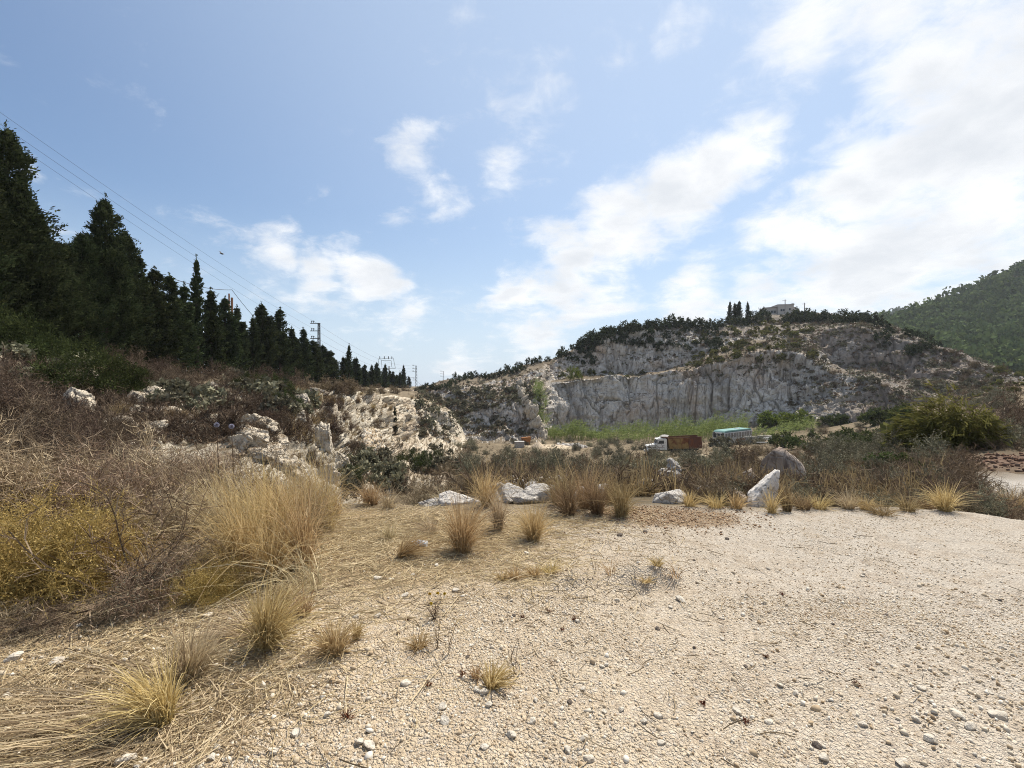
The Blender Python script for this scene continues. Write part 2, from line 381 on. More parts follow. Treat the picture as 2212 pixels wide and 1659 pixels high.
# broken rock on the steep parts of the bank
nrm = grid_normals(g)
steep = np.clip((np.abs(pr - 5.6) < 1.35) * 1.0, 0, 1) * np.clip((th_of(1000) - ang) / 0.04, 0, 1) * np.clip((ang - R(-62)) / 0.1, 0, 1)
rs = np.clip(rr / 40.0, 0.35, 1.6)
rk = fbm(g * 0.42, 4, 0.55, seed=31); rk2 = 1 - 2 * np.abs(fbm(g * 0.95 + 5, 3, 0.55, seed=37))
g += nrm * (steep * rs * (1.05 * rk + 0.62 * rk2))[..., None]
gravel = np.clip((6.3 - rr * np.cos(ang) * 1.0) / 0.5, 0, 1)
straw = np.clip(1 - np.hypot((x + 1.2) / 2.3, (y - 4.9) / 2.2), 0, 1)
straw = np.maximum(straw, np.clip(1 - np.hypot((x + 3.3) / 2.6, (y - 3.4) / 2.2), 0, 1))
dirt = np.maximum(np.exp(-(((x - 1.85) / 1.1) ** 2 + ((y - 5.6) / 0.5) ** 2)), 0.0)
track = np.clip(1.4 - np.hypot((x - 12.6) / 4.2, (y - 11.4) / 1.5), 0, 1)
redsoil = np.clip(1.4 - np.hypot((x - 18) / 7.0, (y - 16.2) / 2.8), 0, 1)
sandf = np.clip(1.5 - np.hypot((x - 8.5) / 5.0, (y - 91) / 4.5), 0, 1) + np.clip(1.5 - np.hypot((x - 27.5) / 4.2, (y - 68.0) / 4.0), 0, 1)

m, t, out = new_mat("ground_limestone_gravel")
co = t.add('ShaderNodeTexCoord').outputs['Object']
gr, stw, dr, tk, rs_, sd = (attr(t, k) for k in ("gravel", "straw", "dirt", "track", "redsoil", "sand"))
b1 = t.noise(co, 0.55, 5, 0.6, 0.5); b2 = t.noise(co, 3.0, 6, 0.65, 0.4); b3 = t.noise(co, 26, 5, 0.7)
vc = t.voro(co, 42, 'F1', 1)
vs = t.add('ShaderNodeSeparateColor'); t.l.new(vc, vs.inputs[0])
ve = t.voro(co, 42, 'DISTANCE_TO_EDGE')
ve2 = t.voro(co, 95, 'DISTANCE_TO_EDGE')
xs = t.add('ShaderNodeSeparateXYZ'); t.l.new(co, xs.inputs[0])
warmcool = t.rng(t.math('ADD', xs.outputs[0], t.math('MULTIPLY', b1, 1.6)), -0.6, 4.2)
c = t.mix(warmcool, (0.53, 0.425, 0.29), (0.51, 0.455, 0.38))
c = t.mix(t.math('MULTIPLY', t.rng(b2, 0.42, 0.66), 0.45), c, (0.37, 0.285, 0.195))
c = t.mix(t.math('MULTIPLY', t.rng(vs.outputs[0], 0.55, 0.95), 0.5), c, (0.56, 0.50, 0.42))
c = t.mix(t.math('MULTIPLY', t.rng(vs.outputs[1], 0.84, 0.97), 0.45), c, (0.22, 0.17, 0.13))
c = t.mix(t.math('MULTIPLY', t.rng(b1, 0.55, 0.72), 0.35), c, (0.54, 0.50, 0.44))
c = t.mix(t.math('MULTIPLY', t.rng(ve, 0.10, 0.0), 0.32), c, (0.25, 0.18, 0.125))  # shadow between the stones, painted as darker cell edges
strn = t.noise(t.scale(co, (3.0, 9.0, 1.0)), 6, 5, 0.6, 1.0)
c = t.mix(t.math('MULTIPLY', t.rng(t.math('ADD', stw, t.math('MULTIPLY', t.math('SUBTRACT', b2, 0.5), 0.9)), 0.12, 0.55), 0.75), c, t.mix(t.rng(strn, 0.35, 0.65), (0.24, 0.165, 0.085), (0.42, 0.315, 0.175)))
c = t.mix(t.rng(t.math('ADD', dr, t.math('MULTIPLY', t.math('SUBTRACT', b2, 0.5), 0.8)), 0.3, 0.7, 0, 0.85), c, t.mix(t.rng(b3, 0.35, 0.65), (0.19, 0.115, 0.06), (0.34, 0.24, 0.14)))
soil = t.mix(t.rng(b2, 0.35, 0.65), (0.19, 0.145, 0.095), (0.12, 0.10, 0.065))
soil = t.mix(t.math('MULTIPLY', t.rng(b1, 0.52, 0.66), 0.6), soil, (0.27, 0.21, 0.14))
c = t.mix(gr, soil, c)
c = t.mix(tk, c, (0.46, 0.42, 0.37)); c = t.mix(rs_, c, t.mix(t.rng(b2, 0.4, 0.6), (0.13, 0.08, 0.055), (0.21, 0.145, 0.105)))
c = t.mix(t.math('MINIMUM', sd, 1.0), c, t.mix(t.rng(b2, 0.4, 0.6), (0.46, 0.37, 0.25), (0.55, 0.47, 0.35)))
# steep bank: limestone
big = t.noise(co, 0.10, 4, 0.55, 0.5); fine = t.noise(co, 1.9, 7, 0.68, 0.4); mid = t.noise(co, 0.5, 6, 0.6, 0.4)
rc = t.mix(t.rng(mid, 0.36, 0.60), (0.48, 0.41, 0.31), (0.68, 0.61, 0.49))
rc = t.mix(t.math('MULTIPLY', t.rng(big, 0.52, 0.64), 0.45), rc, (0.48, 0.35, 0.23))
rc = t.mix(t.math('MULTIPLY', t.rng(fine, 0.53, 0.68), 0.7), rc, (0.17, 0.13, 0.095))
gm = t.add('ShaderNodeNewGeometry'); sp = t.add('ShaderNodeSeparateXYZ'); t.l.new(gm.outputs['True Normal'], sp.inputs[0])
up = t.math('ADD', sp.outputs[2], t.math('MULTIPLY', t.math('SUBTRACT', mid, 0.5), 0.5))
rockf = t.math('MULTIPLY', t.rng(up, 0.86, 0.74), t.math('SUBTRACT', 1.0, gr))
c = t.mix(rockf, c, rc)
hh = t.math('ADD', t.math('MULTIPLY', t.rng(ve, 0.0, 0.35), 0.8), t.math('ADD', t.math('MULTIPLY', t.rng(ve2, 0.0, 0.3), 0.35), t.math('MULTIPLY', b3, 0.6)))
nb = bump(t, hh, 1.0, 0.011)
nb = bump(t, t.math('ADD', mid, t.math('MULTIPLY', fine, 0.8)), t.math('MULTIPLY', rockf, 0.8), 0.5, nb) if False else nb
rb = t.add('ShaderNodeBump'); t.l.new(t.math('ADD', mid, t.math('MULTIPLY', fine, 0.7)), rb.inputs['Height']); t.l.new(t.math('MULTIPLY', rockf, 0.9), rb.inputs['Strength']); rb.inputs['Distance'].default_value = 0.5; t.l.new(nb, rb.inputs['Normal'])
bsdf(t, out, c, 0.95, 0, 0.1, rb.outputs[0])
M['ground'] = m
me, gq = grid_mesh("ground", g, M['ground'], dict(gravel=gravel, straw=straw, dirt=dirt, track=track, redsoil=redsoil, sand=np.clip(sandf, 0, 1)))
tag(obj("ground", me), kind="structure")
bv_g = BVHTree.FromPolygons([tuple(v) for v in g.reshape(-1, 3)], gq.tolist())

# --- quarry hill with its two cliffs
H = []
def hk(u, *p):
    p = list(p)
    if u >= 1186: p[0] = (p[0][0] - (2.6 if u < 1900 else 1.0), p[0][1] + .5); p[3] = (p[3][0] + 2.2, p[3][1])
    q = [(d, zof(v, d)) for d, v in p]
    H.append(key(u, [(q[0][0] - 9, q[0][1] - 4)] + q + [(q[-1][0] + 50, q[-1][1] - 5), (q[-1][0] + 260, q[-1][1] * .5 - 10)]))
hk(800, (150, 860), (155, 857), (165, 855), (175, 854), (200, 852))
hk(880, (120, 880), (125, 866), (140, 856), (160, 850), (190, 845))
hk(940, (106, 935), (113, 880), (125, 858), (150, 845), (180, 834))
hk(985, (101, 958), (110, 900), (120, 852), (145, 838), (175, 819))
hk(1050, (102, 954), (111, 880), (120, 842), (140, 824), (170, 810))
hk(1110, (103, 952), (110, 868), (118, 832), (138, 814), (165, 799))
hk(1150, (104, 946), (109, 862), (116, 830), (138, 803), (160, 782))
hk(1174, (107, 940), (113, 850), (120, 828), (138, 797), (160, 774))
hk(1186, (128, 934), (131, 832), (137, 822), (147, 792), (160, 770))
hk(1250, (132, 934), (134.5, 816), (145, 806), (148.5, 750), (160, 744))
hk(1300, (134, 933), (136.5, 813), (147, 808), (151, 733), (160, 724))
hk(1350, (134, 931), (136.5, 811), (148, 806), (152, 720), (160, 711))
hk(1420, (133, 928), (135.5, 806), (149, 801), (153, 716), (160, 704))
hk(1480, (131, 925), (133.5, 801), (149, 791), (155, 716), (162, 699))
hk(1540, (128, 921), (130.8, 791), (147, 766), (157, 722), (166, 702))
hk(1580, (125, 918), (128.5, 779), (146, 746), (160, 717), (175, 694))
hk(1620, (122, 915), (126.5, 766), (146, 738), (165, 708), (185, 686))
hk(1660, (119, 912), (125, 758), (145, 736), (168, 704), (195, 681))
hk(1700, (116, 908), (123, 762), (142, 737), (168, 704), (195, 679))
hk(1740, (112, 905), (121, 772), (137, 738), (146, 716), (190, 678))
hk(1790, (108, 908), (117, 802), (129, 782), (134, 714), (180, 680))
hk(1840, (105, 912), (113, 822), (127, 792), (131, 706), (175, 681))
hk(1890, (103, 916), (110, 832), (124, 802), (129, 712), (165, 690))
hk(1940, (100, 916), (106, 850), (119, 817), (126, 728), (150, 706))
hk(2000, (97, 893), (103, 850), (114, 817), (121, 748), (140, 731))
hk(2060, (96, 873), (102, 846), (111, 821), (117, 768), (132, 756))
hk(2120, (95, 857), (99, 836), (107, 821), (111, 793), (122, 784))
hk(2170, (94, 847), (97, 834), (103, 827), (106, 813), (112, 808))
hk(2240, (94, 845), (97, 840), (103, 838), (106, 836), (112, 834))
hk(2420, (94, 850), (97, 848), (103, 846), (106, 844), (112, 842))
th_h = np.linspace(th_of(805), th_of(2415), 900)
gh, par = loft(H, [4, 70, 34, 60, 30, 8, 6], th_h, 4)
pr = np.repeat(par[:, None], gh.shape[1], 1)
rockf = np.maximum(np.clip(1 - np.abs(pr - 1.5) / 0.62, 0, 1), np.clip(1 - np.abs(pr - 3.5) / 0.62, 0, 1)); rockf = np.clip(rockf * 3, 0, 1)
n = grid_normals(gh)
flute = gh * np.array([1.0, 1.0, 0.22])
def ridged(p, s_): return 1 - 2.4 * np.abs(fbm(p, 3, 0.55, seed=s_))
fl2 = gh * np.array([1.0, 1.0, 0.10]); wob = 2.2 * fbm(gh * .12, 2, .5, seed=58)[..., None]
crack = np.exp(-(fbm((fl2 + wob) * 0.16, 3, 0.55, seed=53) / 0.045) ** 2) + .6 * np.exp(-(fbm((fl2 + wob) * 0.42, 3, 0.55, seed=56) / 0.05) ** 2)
ledge = fbm(gh * np.array([.06, .06, .45]), 3, .5, seed=59)
dsp = 2.2 * fbm(gh * 0.07, 3, 0.5, seed=51) + rockf * (1.7 * fbm(flute * 0.15, 3, 0.5, seed=52) - 1.25 * crack + .8 * ledge + .55 * np.round(3 * fbm(gh * np.array([.16, .16, .07]), 2, .5, seed=57)) / 3) \
      + (0.30 + 0.22 * rockf) * fbm(gh * 0.7, 3, 0.55, seed=54)
edge = np.clip((7 - pr) / 1.0, 0, 1)
gh += n * (dsp * edge)[..., None]
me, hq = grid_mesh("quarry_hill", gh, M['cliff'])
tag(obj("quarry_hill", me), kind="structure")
bv_h = BVHTree.FromPolygons([tuple(v) for v in gh.reshape(-1, 3)], hq.tolist())

# --- wooded hill far to the east, and the blue knoll behind it
def hill(name, ks, seg, u0, u1, nc, mat, amp):
    kk = []
    for u, *p in ks:
        q = [(d, zof(v, d)) for d, v in p]
        kk.append(key(u, [(q[0][0] - 60, q[0][1] - 30)] + q + [(q[-1][0] + 150, q[-1][1] - 40)]))
    gg, _ = loft(kk, seg, np.linspace(th_of(u0), th_of(u1), nc), 3)
    gg[..., 2] += amp * fbm(gg * 0.02, 4, seed=71)
    me, q = grid_mesh(name, gg, mat); tag(obj(name, me), kind="structure")
    return gg, BVHTree.FromPolygons([tuple(v) for v in gg.reshape(-1, 3)], q.tolist())
m, t, out = new_mat("wooded_soil"); co = t.add('ShaderNodeTexCoord').outputs['Object']
bsdf(t, out, t.mix(t.rng(t.noise(co, 0.08, 5), 0.4, 0.6), (0.045, 0.06, 0.03), (0.09, 0.085, 0.05)), 1.0)
M['wooded'] = m
gf, bv_f = hill("wooded_hill", [(1880, (260, 800), (330, 745), (400, 715)), (1930, (260, 800), (330, 740), (400, 694)), (2000, (250, 800), (330, 735), (420, 668)),
    (2060, (240, 805), (330, 730), (430, 642)), (2120, (230, 815), (330, 720), (430, 612)), (2212, (220, 830), (320, 710), (430, 568)), (2400, (210, 840), (320, 690), (430, 480)), (2500, (200, 845), (320, 690), (430, 450))],
    [2, 22, 22, 3], 1880, 2500, 120, M['wooded'], 5)
gkn, bv_k = hill("far_knoll", [(1850, (820, 720), (860, 712), (900, 708)), (1900, (820, 715), (860, 696), (900, 688)), (1935, (820, 710), (860, 685), (900, 676)), (1985, (820, 705), (860, 685), (900, 676)), (2060, (820, 705), (860, 690), (900, 684)), (2200, (820, 705), (860, 700), (900, 698))],
    [2, 10, 10, 3], 1850, 2200, 40, M['wooded'], 3)

# --- summer haze: one closed box of thin air round everything
zlo = min(float(a_[..., 2].min()) for a_ in (g, gh, gf, gkn)) - 1.0; zhi = max(float(a_[..., 2].max()) for a_ in (gh, gf, gkn)) + 16.0
bmz = bmesh.new(); bmesh.ops.create_cube(bmz, size=1.0, matrix=Matrix.Translation((0, 0, (zlo + zhi) / 2)) @ Matrix.Diagonal((3200, 3200, zhi - zlo, 1)))
m, t, out = new_mat("haze_air"); pv = t.add('ShaderNodeVolumePrincipled'); pv.inputs['Color'].default_value = (0.86, 0.92, 1.0, 1); pv.inputs['Density'].default_value = 0.00014; pv.inputs['Anisotropy'].default_value = 0.2
t.l.new(pv.outputs[0], out.inputs['Volume'])
tag(bm_obj("haze", bmz, m), "thin pale summer haze over the valley", None, None, "stuff")

CAMV = Vector((0, 0, EYE))
def cast(u, v):
    d = direction(u, v); best = None
    for b in (bv_g, bv_h, bv_f, bv_k):
        loc, nn, _, dist = b.ray_cast(CAMV, d)
        if loc is not None and (best is None or dist < best[1]): best = (loc, dist, nn)
    return best
def hit(u, v):
    for k in range(40):
        h = cast(u, v + 3 * k)
        if h is not None: return h
def drop(x, y, far=False):
    best = None
    for b in ((bv_g, bv_h, bv_f, bv_k) if far else (bv_g, bv_h)):
        loc = b.ray_cast(Vector((x, y, 400)), Vector((0, 0, -1)))[0]
        if loc is not None and (best is None or loc.z > best): best = loc.z
    return 0.0 if best is None else best
def at(u, d):
    """point of the ground seen in bearing u at depth d"""
    xx = (u - U0) / F * d; return Vector((xx, d, drop(xx, d)))
def yard(u, v):
    h = cast(u, v); return h[0] if h else at(u, 6)
def pix(p): return (U0 + p[0] / p[1] * F, V0 - (p[2] - EYE) / p[1] * F)
# ------------------------------------------------------------------ plant builders
RNG = np.random.default_rng(7)
def unit(a): return a / np.maximum(np.linalg.norm(a, axis=-1, keepdims=True), 1e-9)
def ribbons(P, W, seed=0, tint=None):
    """P (n,k,3) centre lines, W (n,k) widths -> verts, quads, tint"""
    n, k = P.shape[:2]; rg = np.random.default_rng(seed)
    T = unit(np.gradient(P, axis=1)); S = unit(np.cross(T, unit(rg.normal(size=(n, 1, 3)))))
    V = np.stack([P - S * W[..., None] * .5, P + S * W[..., None] * .5], 2)      # n,k,2,3
    i = np.arange(n * k * 2).reshape(n, k, 2)
    Q = np.stack([i[:, :-1, 0], i[:, :-1, 1], i[:, 1:, 1], i[:, 1:, 0]], -1).reshape(-1, 4)
    tt = rg.random(n) if tint is None else tint
    return V.reshape(-1, 3), Q, np.repeat(tt, k * 2)
def cards(C, L, Wd, D, seed=0, tint=None, curl=0.0):
    """leaf-like lozenges at C, length L along D, width Wd"""
    n = len(C); rg = np.random.default_rng(seed); D = unit(D)
    S = unit(np.cross(D, unit(rg.normal(size=(n, 3)))))
    L = np.broadcast_to(L, (n,))[:, None]; Wd = np.broadcast_to(Wd, (n,))[:, None]
    N = np.cross(S, D)
    V = np.stack([C - D * L * .5, C - S * Wd * .5 + N * Wd * curl, C + D * L * .5, C + S * Wd * .5 + N * Wd * curl], 1)
    i = np.arange(n * 4).reshape(n, 4)
    return V.reshape(-1, 3), i, np.repeat(rg.random(n) if tint is None else tint, 4)
def join(parts):
    vs, qs, ts, o = [], [], [], 0
    for v, q, t_ in parts: vs.append(v); qs.append(q + o); ts.append(t_); o += len(v)
    return np.concatenate(vs), np.concatenate(qs), np.concatenate(ts)
def quick(name, parts, mat):
    v, q, t_ = join(parts); return mesh_np(name, v, quads=q, mat=mat, tint=t_)

def grass_parts(seed, n, Hh, spread, base, width=.006, lean=(0, 0), droop=.35, k=6):
    rg = np.random.default_rng(seed)
    a = rg.uniform(0, 2 * math.pi, n); rb = base * np.sqrt(rg.random(n))
    hh = Hh * np.clip(rg.beta(2.2, 2.6, n) * 1.35 + .08, .12, 1.12)
    out = np.stack([np.cos(a), np.sin(a)], -1) * (spread * rg.uniform(.1, 1, n) ** 1.3)[:, None] + np.array(lean) * rg.uniform(.4, 1.3, n)[:, None]
    out += rg.normal(0, .13 * Hh, (n, 2)) + rg.normal(0, .05 * Hh, 2)
    s = np.linspace(0, 1, k)[None, :]
    dr = droop * rg.uniform(0, 1.6, n)[:, None] ** 1.5
    z = hh[:, None] * (s - dr * s ** 3 * .75); z = np.maximum(z, .004)
    h_ = s ** 1.7 * (1 + dr * s)
    P = np.stack([np.cos(a)[:, None] * rb[:, None] + out[:, :1] * h_, np.sin(a)[:, None] * rb[:, None] + out[:, 1:] * h_, z], -1)
    P += np.cumsum(rg.normal(0, .016 * Hh, P.shape), 1) * s[..., None]
    W = width * rg.uniform(.6, 1.3, n)[:, None] * (1 - .75 * s ** 1.5)
    return ribbons(P, W, seed)
def twig_parts(seed, Rr, Hh, n1=26, n2=10, n3=6, w=.012, up=.55, flat=1.0, l2=.42, l3=.2, hue=(0, 1)):
    rg = np.random.default_rng(seed)
    def poly(P0, D, L, k, jit):
        n = len(P0); s = np.linspace(0, 1, k)
        pts = [P0]; d = unit(D); step = (L / (k - 1))[:, None]
        for _ in range(k - 1):
            d = unit(d + rg.normal(0, jit, (n, 3))); pts.append(pts[-1] + d * step)
        return np.stack(pts, 1), d
    a = rg.uniform(0, 2 * math.pi, n1); el = np.arcsin(rg.uniform(.08, 1, n1) ** (1 - up * .5))
    D = np.stack([np.cos(a) * np.cos(el), np.sin(a) * np.cos(el), np.sin(el)], -1)
    ax = np.array([Rr, Rr, Hh]); L = 1 / np.linalg.norm(D / ax, axis=1) * rg.uniform(.55, 1.05, n1)
    P0 = np.stack([rg.normal(0, .08 * Rr, n1), rg.normal(0, .08 * Rr, n1), np.zeros(n1)], -1)
    A, _ = poly(P0, D, L, 6, .16)
    out = [ribbons(A, w * np.linspace(1.2, .5, 6)[None, :].repeat(n1, 0), seed, rg.uniform(*hue, n1) * .5)]
    def kids(A, Lp, nk, frac, spread, k):
        n, kk = A.shape[:2]
        idx = np.repeat(np.arange(n), nk); tpos = rg.uniform(.22, 1, n * nk) * (kk - 1.001)
        i0 = tpos.astype(int); f = (tpos - i0)[:, None]
        Pb = A[idx, i0] * (1 - f) + A[idx, i0 + 1] * f
        Dp = unit(A[idx, i0 + 1] - A[idx, i0]); Dn = unit(Dp + rg.normal(0, spread, Dp.shape) + np.array([0, 0, .15]))
        Ln = Lp[idx] * frac * rg.uniform(.5, 1.15, len(idx))
        B, _ = poly(Pb, Dn, Ln, k, .28)
        B[..., 2] = np.maximum(B[..., 2], .01)
        return B, Ln
    B, LB = kids(A, L, n2, l2, .62, 4)
    out.append(ribbons(B, w * .62 * np.linspace(1, .5, 4)[None, :].repeat(len(B), 0), seed + 1, rg.uniform(*hue, len(B))))
    if n3:
        Cc, _ = kids(B, LB, n3, .5, .8, 3)
        out.append(ribbons(Cc, w * .45 * np.linspace(1, .6, 3)[None, :].repeat(len(Cc), 0), seed + 2, rg.uniform(*hue, len(Cc))))
    return out, (Cc if n3 else B)
def leaf_dome(seed, Rr, Hh, n, size, clumps=26, asp=.5, upw=.35, shell=.55, sig=.2):
    """leafy crown: leaves gathered in clumps over a lumpy dome"""
    rg = np.random.default_rng(seed)
    a = rg.uniform(0, 2 * math.pi, clumps); ct = rg.uniform(0, 1, clumps)
    st = np.sqrt(1 - ct * ct); rad = rg.uniform(shell, 1, clumps)
    Cc = np.stack([np.cos(a) * st * Rr * rad, np.sin(a) * st * Rr * rad, (.12 + .83 * ct * rad) * Hh], -1)
    idx = rg.integers(0, clumps, n)
    sg = np.array([Rr, Rr, Hh * .75]) * sig
    off = rg.normal(0, 1, (n, 3)); off = unit(off) * (np.abs(rg.normal(.8, .35, n)))[:, None]
    C = Cc[idx] + off * sg; C[:, 2] = np.maximum(C[:, 2], .03)
    D = unit(off + rg.normal(0, .6, (n, 3)) + np.array([0, 0, upw]))
    ctint = rg.random(clumps)
    return cards(C, size * rg.uniform(.6, 1.3, n), size * asp * rg.uniform(.7, 1.3, n), D, seed, np.clip(ctint[idx] * .55 + rg.random(n) * .45, 0, 1))
def cypress_parts(seed, Hh=12.0, Rr=1.75, nb=210, per=36, spires=3, size=.30, flare=1.0):
    rg = np.random.default_rng(seed); out = []
    tops = [(0, 0, 1.0)] + [(rg.uniform(-.55, .55) * Rr, rg.uniform(-.55, .55) * Rr, rg.uniform(.6, .88)) for _ in range(spires)]
    for j, (ox, oy, sc) in enumerate(tops):
        nbj = nb if j == 0 else int(nb * .38)
        z = rg.uniform(.012 if j == 0 else .35, 1, nbj) ** .95
        prof = np.clip(np.minimum((z / .10) ** .5, ((1 - z) / .80) ** .66), 0, 1) * (1 + .22 * np.sin(z * 21 + seed + rg.random() * 6)) * (1 if j == 0 else .55)
        a = rg.uniform(0, 2 * math.pi, nbj); rmax = Rr * prof * rg.uniform(.5, 1.28, nbj) * flare + .10
        rise = rmax * rg.uniform(.25, .95, nbj)
        idx = np.repeat(np.arange(nbj), per); s = rg.uniform(.25, 1.04, len(idx)) ** .75
        r_ = rmax[idx] * s
        C = np.stack([np.cos(a[idx]) * r_ + ox * s, np.sin(a[idx]) * r_ + oy * s, z[idx] * Hh * sc + rise[idx] * s ** 1.6], -1)
        C += rg.normal(0, .11, C.shape) * (1.15 - s * .6)[:, None] * Rr * .75
        D = np.stack([np.cos(a[idx]), np.sin(a[idx]), np.full(len(idx), .75)], -1) + rg.normal(0, .45, (len(idx), 3))
        bt = rg.random(nbj)
        out.append(cards(C, size * rg.uniform(.6, 1.4, len(idx)), size * .42 * rg.uniform(.7, 1.3, len(idx)), D, seed + j, np.clip(bt[idx] * .5 + rg.random(len(idx)) * .5, 0, 1)))
    # leading shoot
    k = 70; s = rg.random(k); C = np.stack([rg.normal(0, .07, k), rg.normal(0, .07, k), Hh * (.90 + .17 * s)], -1)
    out.append(cards(C, size * .9, size * .3, np.stack([rg.normal(0, .35, k), rg.normal(0, .35, k), np.ones(k)], -1), seed + 9))
    return out
def trunk_mesh(name, Hh, r, mat, seed=0):
    rg = np.random.default_rng(seed); k, sgm = 7, 8
    zz = np.linspace(-.4, Hh, k); c = np.cumsum(rg.normal(0, .04 * r, (k, 2)), 0) * 3
    a = np.linspace(0, 2 * math.pi, sgm, endpoint=False)
    V = np.array([[c[i, 0] + r * (1.25 - i / k) * math.cos(t_), c[i, 1] + r * (1.25 - i / k) * math.sin(t_), zz[i]] for i in range(k) for t_ in a])
    i = np.arange(k * sgm).reshape(k, sgm); j = np.roll(i, -1, 1)
    return mesh_np(name, V, quads=np.stack([i[:-1], j[:-1], j[1:], i[1:]], -1).reshape(-1, 4), mat=mat, smooth=True)
def rock_mesh(name, seed, dims, sub=4, planes=12, rough=.06, mat=None, sharp=1.0):
    bm = bmesh.new(); bmesh.ops.create_icosphere(bm, subdivisions=sub, radius=1.0)
    D = unit(np.array([v.co[:] for v in bm.verts])); rg = np.random.default_rng(seed)
    N = unit(rg.normal(size=(planes, 3))); hgt = rg.uniform(.62, 1.0, planes)
    dt = D @ N.T; rad = np.where(dt > .05, hgt / np.maximum(dt, .05), 9).min(1); rad = np.minimum(rad, 1.25)
    rad *= 1 + rough * fbm(D * 2.2 + seed, 4, .6, seed) + rough * .5 * (1 - 2 * np.abs(fbm(D * 5 + seed, 3, .55, seed + 3)))
    V = D * rad[:, None] * np.array(dims) * .5
    for v, c_ in zip(bm.verts, V): v.co = c_
    me = bpy.data.meshes.new(name); bm.to_mesh(me); bm.free()
    if mat: me.materials.append(mat)
    if sub >= 4:
        for p in me.polygons: p.use_smooth = True
    return me

M['cypress'] = plant_mat("cypress_needles", [(0.015, 0.022, 0.01), (0.038, 0.05, 0.022), (0.08, 0.095, 0.043)], .18, .2)
M['bark'] = plant_mat("bark", [(0.07, 0.055, 0.042), (0.10, 0.08, 0.06)], 0, .2)
M['straw'] = plant_mat("dry_straw", [(0.29, 0.195, 0.085), (0.53, 0.385, 0.19), (0.7, 0.55, 0.32)], 0.35, .15)
M['paleStraw'] = plant_mat("pale_straw", [(0.26, 0.19, 0.12), (0.47, 0.37, 0.23), (0.62, 0.51, 0.35)], 0.3, .12)
M['redStraw'] = plant_mat("reddish_straw", [(0.25, 0.165, 0.075), (0.47, 0.34, 0.17), (0.62, 0.49, 0.28)], 0.33, .15)
M['twig'] = plant_mat("dry_twigs", [(0.13, 0.088, 0.055), (0.33, 0.245, 0.165), (0.58, 0.46, 0.32)], 0.12, .2)
M['darkTwig'] = plant_mat("dark_twigs", [(0.075, 0.053, 0.036), (0.19, 0.14, 0.094), (0.37, 0.29, 0.2)], 0.1, .2)
M['brownLeaf'] = plant_mat("withered_leaves", [(0.085, 0.062, 0.042), (0.185, 0.14, 0.092), (0.29, 0.225, 0.15)], .15, .28)
M['greyLeaf'] = plant_mat("grey_green_leaves", [(0.075, 0.072, 0.05), (0.165, 0.155, 0.105), (0.29, 0.265, 0.185)], .15, .25)
M['goldLeaf'] = plant_mat("yellowing_leaves", [(0.15, 0.1, 0.032), (0.36, 0.245, 0.088), (0.53, 0.39, 0.17)], .25, .12)
M['darkLeaf'] = plant_mat("dark_evergreen_leaves", [(0.018, 0.024, 0.014), (0.042, 0.053, 0.026), (0.08, 0.088, 0.042)], .15, .25)
M['midLeaf'] = plant_mat("green_leaves", [(0.030, 0.040, 0.018), (0.065, 0.082, 0.030), (0.115, 0.13, 0.048)], .25, .2)
M['brightLeaf'] = plant_mat("bright_green_leaves", [(0.055, 0.075, 0.016), (0.12, 0.155, 0.030), (0.20, 0.225, 0.055)], .35, .12)
M['oliveLeaf'] = plant_mat("olive_leaves", [(0.046, 0.048, 0.02), (0.116, 0.116, 0.042), (0.22, 0.204, 0.068)], .3, .15)
M['dullStraw'] = plant_mat('dull_straw', [(.15, .10, .052), (.31, .225, .12), (.47, .36, .21)], .25, .2)
M['bankTwig'] = plant_mat('bank_twigs', [(.048, .034, .026), (.115, .082, .060), (.23, .17, .125)], .08, .25)
M['willow'] = plant_mat('willow_leaves', [(.055, .06, .018), (.17, .172, .05), (.33, .30, .10)], .35, .1)
M['reed'] = plant_mat("reed_leaves", [(0.09, 0.115, 0.032), (0.22, 0.255, 0.085), (0.42, 0.41, 0.19)], .3, .12)
M['wood'] = plant_mat("wooded_leaves", [(0.035, 0.052, 0.02), (0.085, 0.115, 0.042), (0.16, 0.195, 0.07)], .15, .1)

# ------------------------------------------------------------------ bookkeeping for labels
LANDMARKS = [(1460, 962, "the white-cabbed dump truck"), (1588, 948, "the green-roofed bus"), (1680, 1010, "the big brown boulder"), (1648, 1070, "the speckled leaning rock"),
    (1440, 1075, "the wedge-shaped pale rock"), (1215, 968, "the rubble heap"), (1125, 960, "the rusty orange scrap"), (1240, 806, "the bright pine sapling"), (1690, 664, "the hilltop house"),
    (853, 905, "the lone slim cypress"), (820, 1000, "the pale scree"), (600, 965, "the grey rock outcrop"), (165, 885, "the flat-faced grey block"), (484, 918, "the globe thistles"),
    (2045, 910, "the willow-like bush"), (1590, 664, "the hilltop cypresses"), (688, 735, "the lattice power pole"), (905, 1181, "the plastic bottle"), (1432, 1285, "the scraped gravel ridge"),
    (938, 1325, "the yellow-flowered weed"), (2150, 1045, "the pale gravel track"), (1680, 915, "the bright green thicket"), (900, 810, "the slender far pole"), (1140, 880, "the white rock rib"), (1100, 1070, "the rock pile"),
    (700, 1080, "the tallest golden grass"), (100, 1170, "the mustard-yellow bush"), (1840, 760, "the upper cliff face"), (1600, 830, "the pale lower cliff"), (2120, 800, "the end of the hill")]
REG = []
def reg(o, desc, u, v): REG.append((o, desc, u, v))
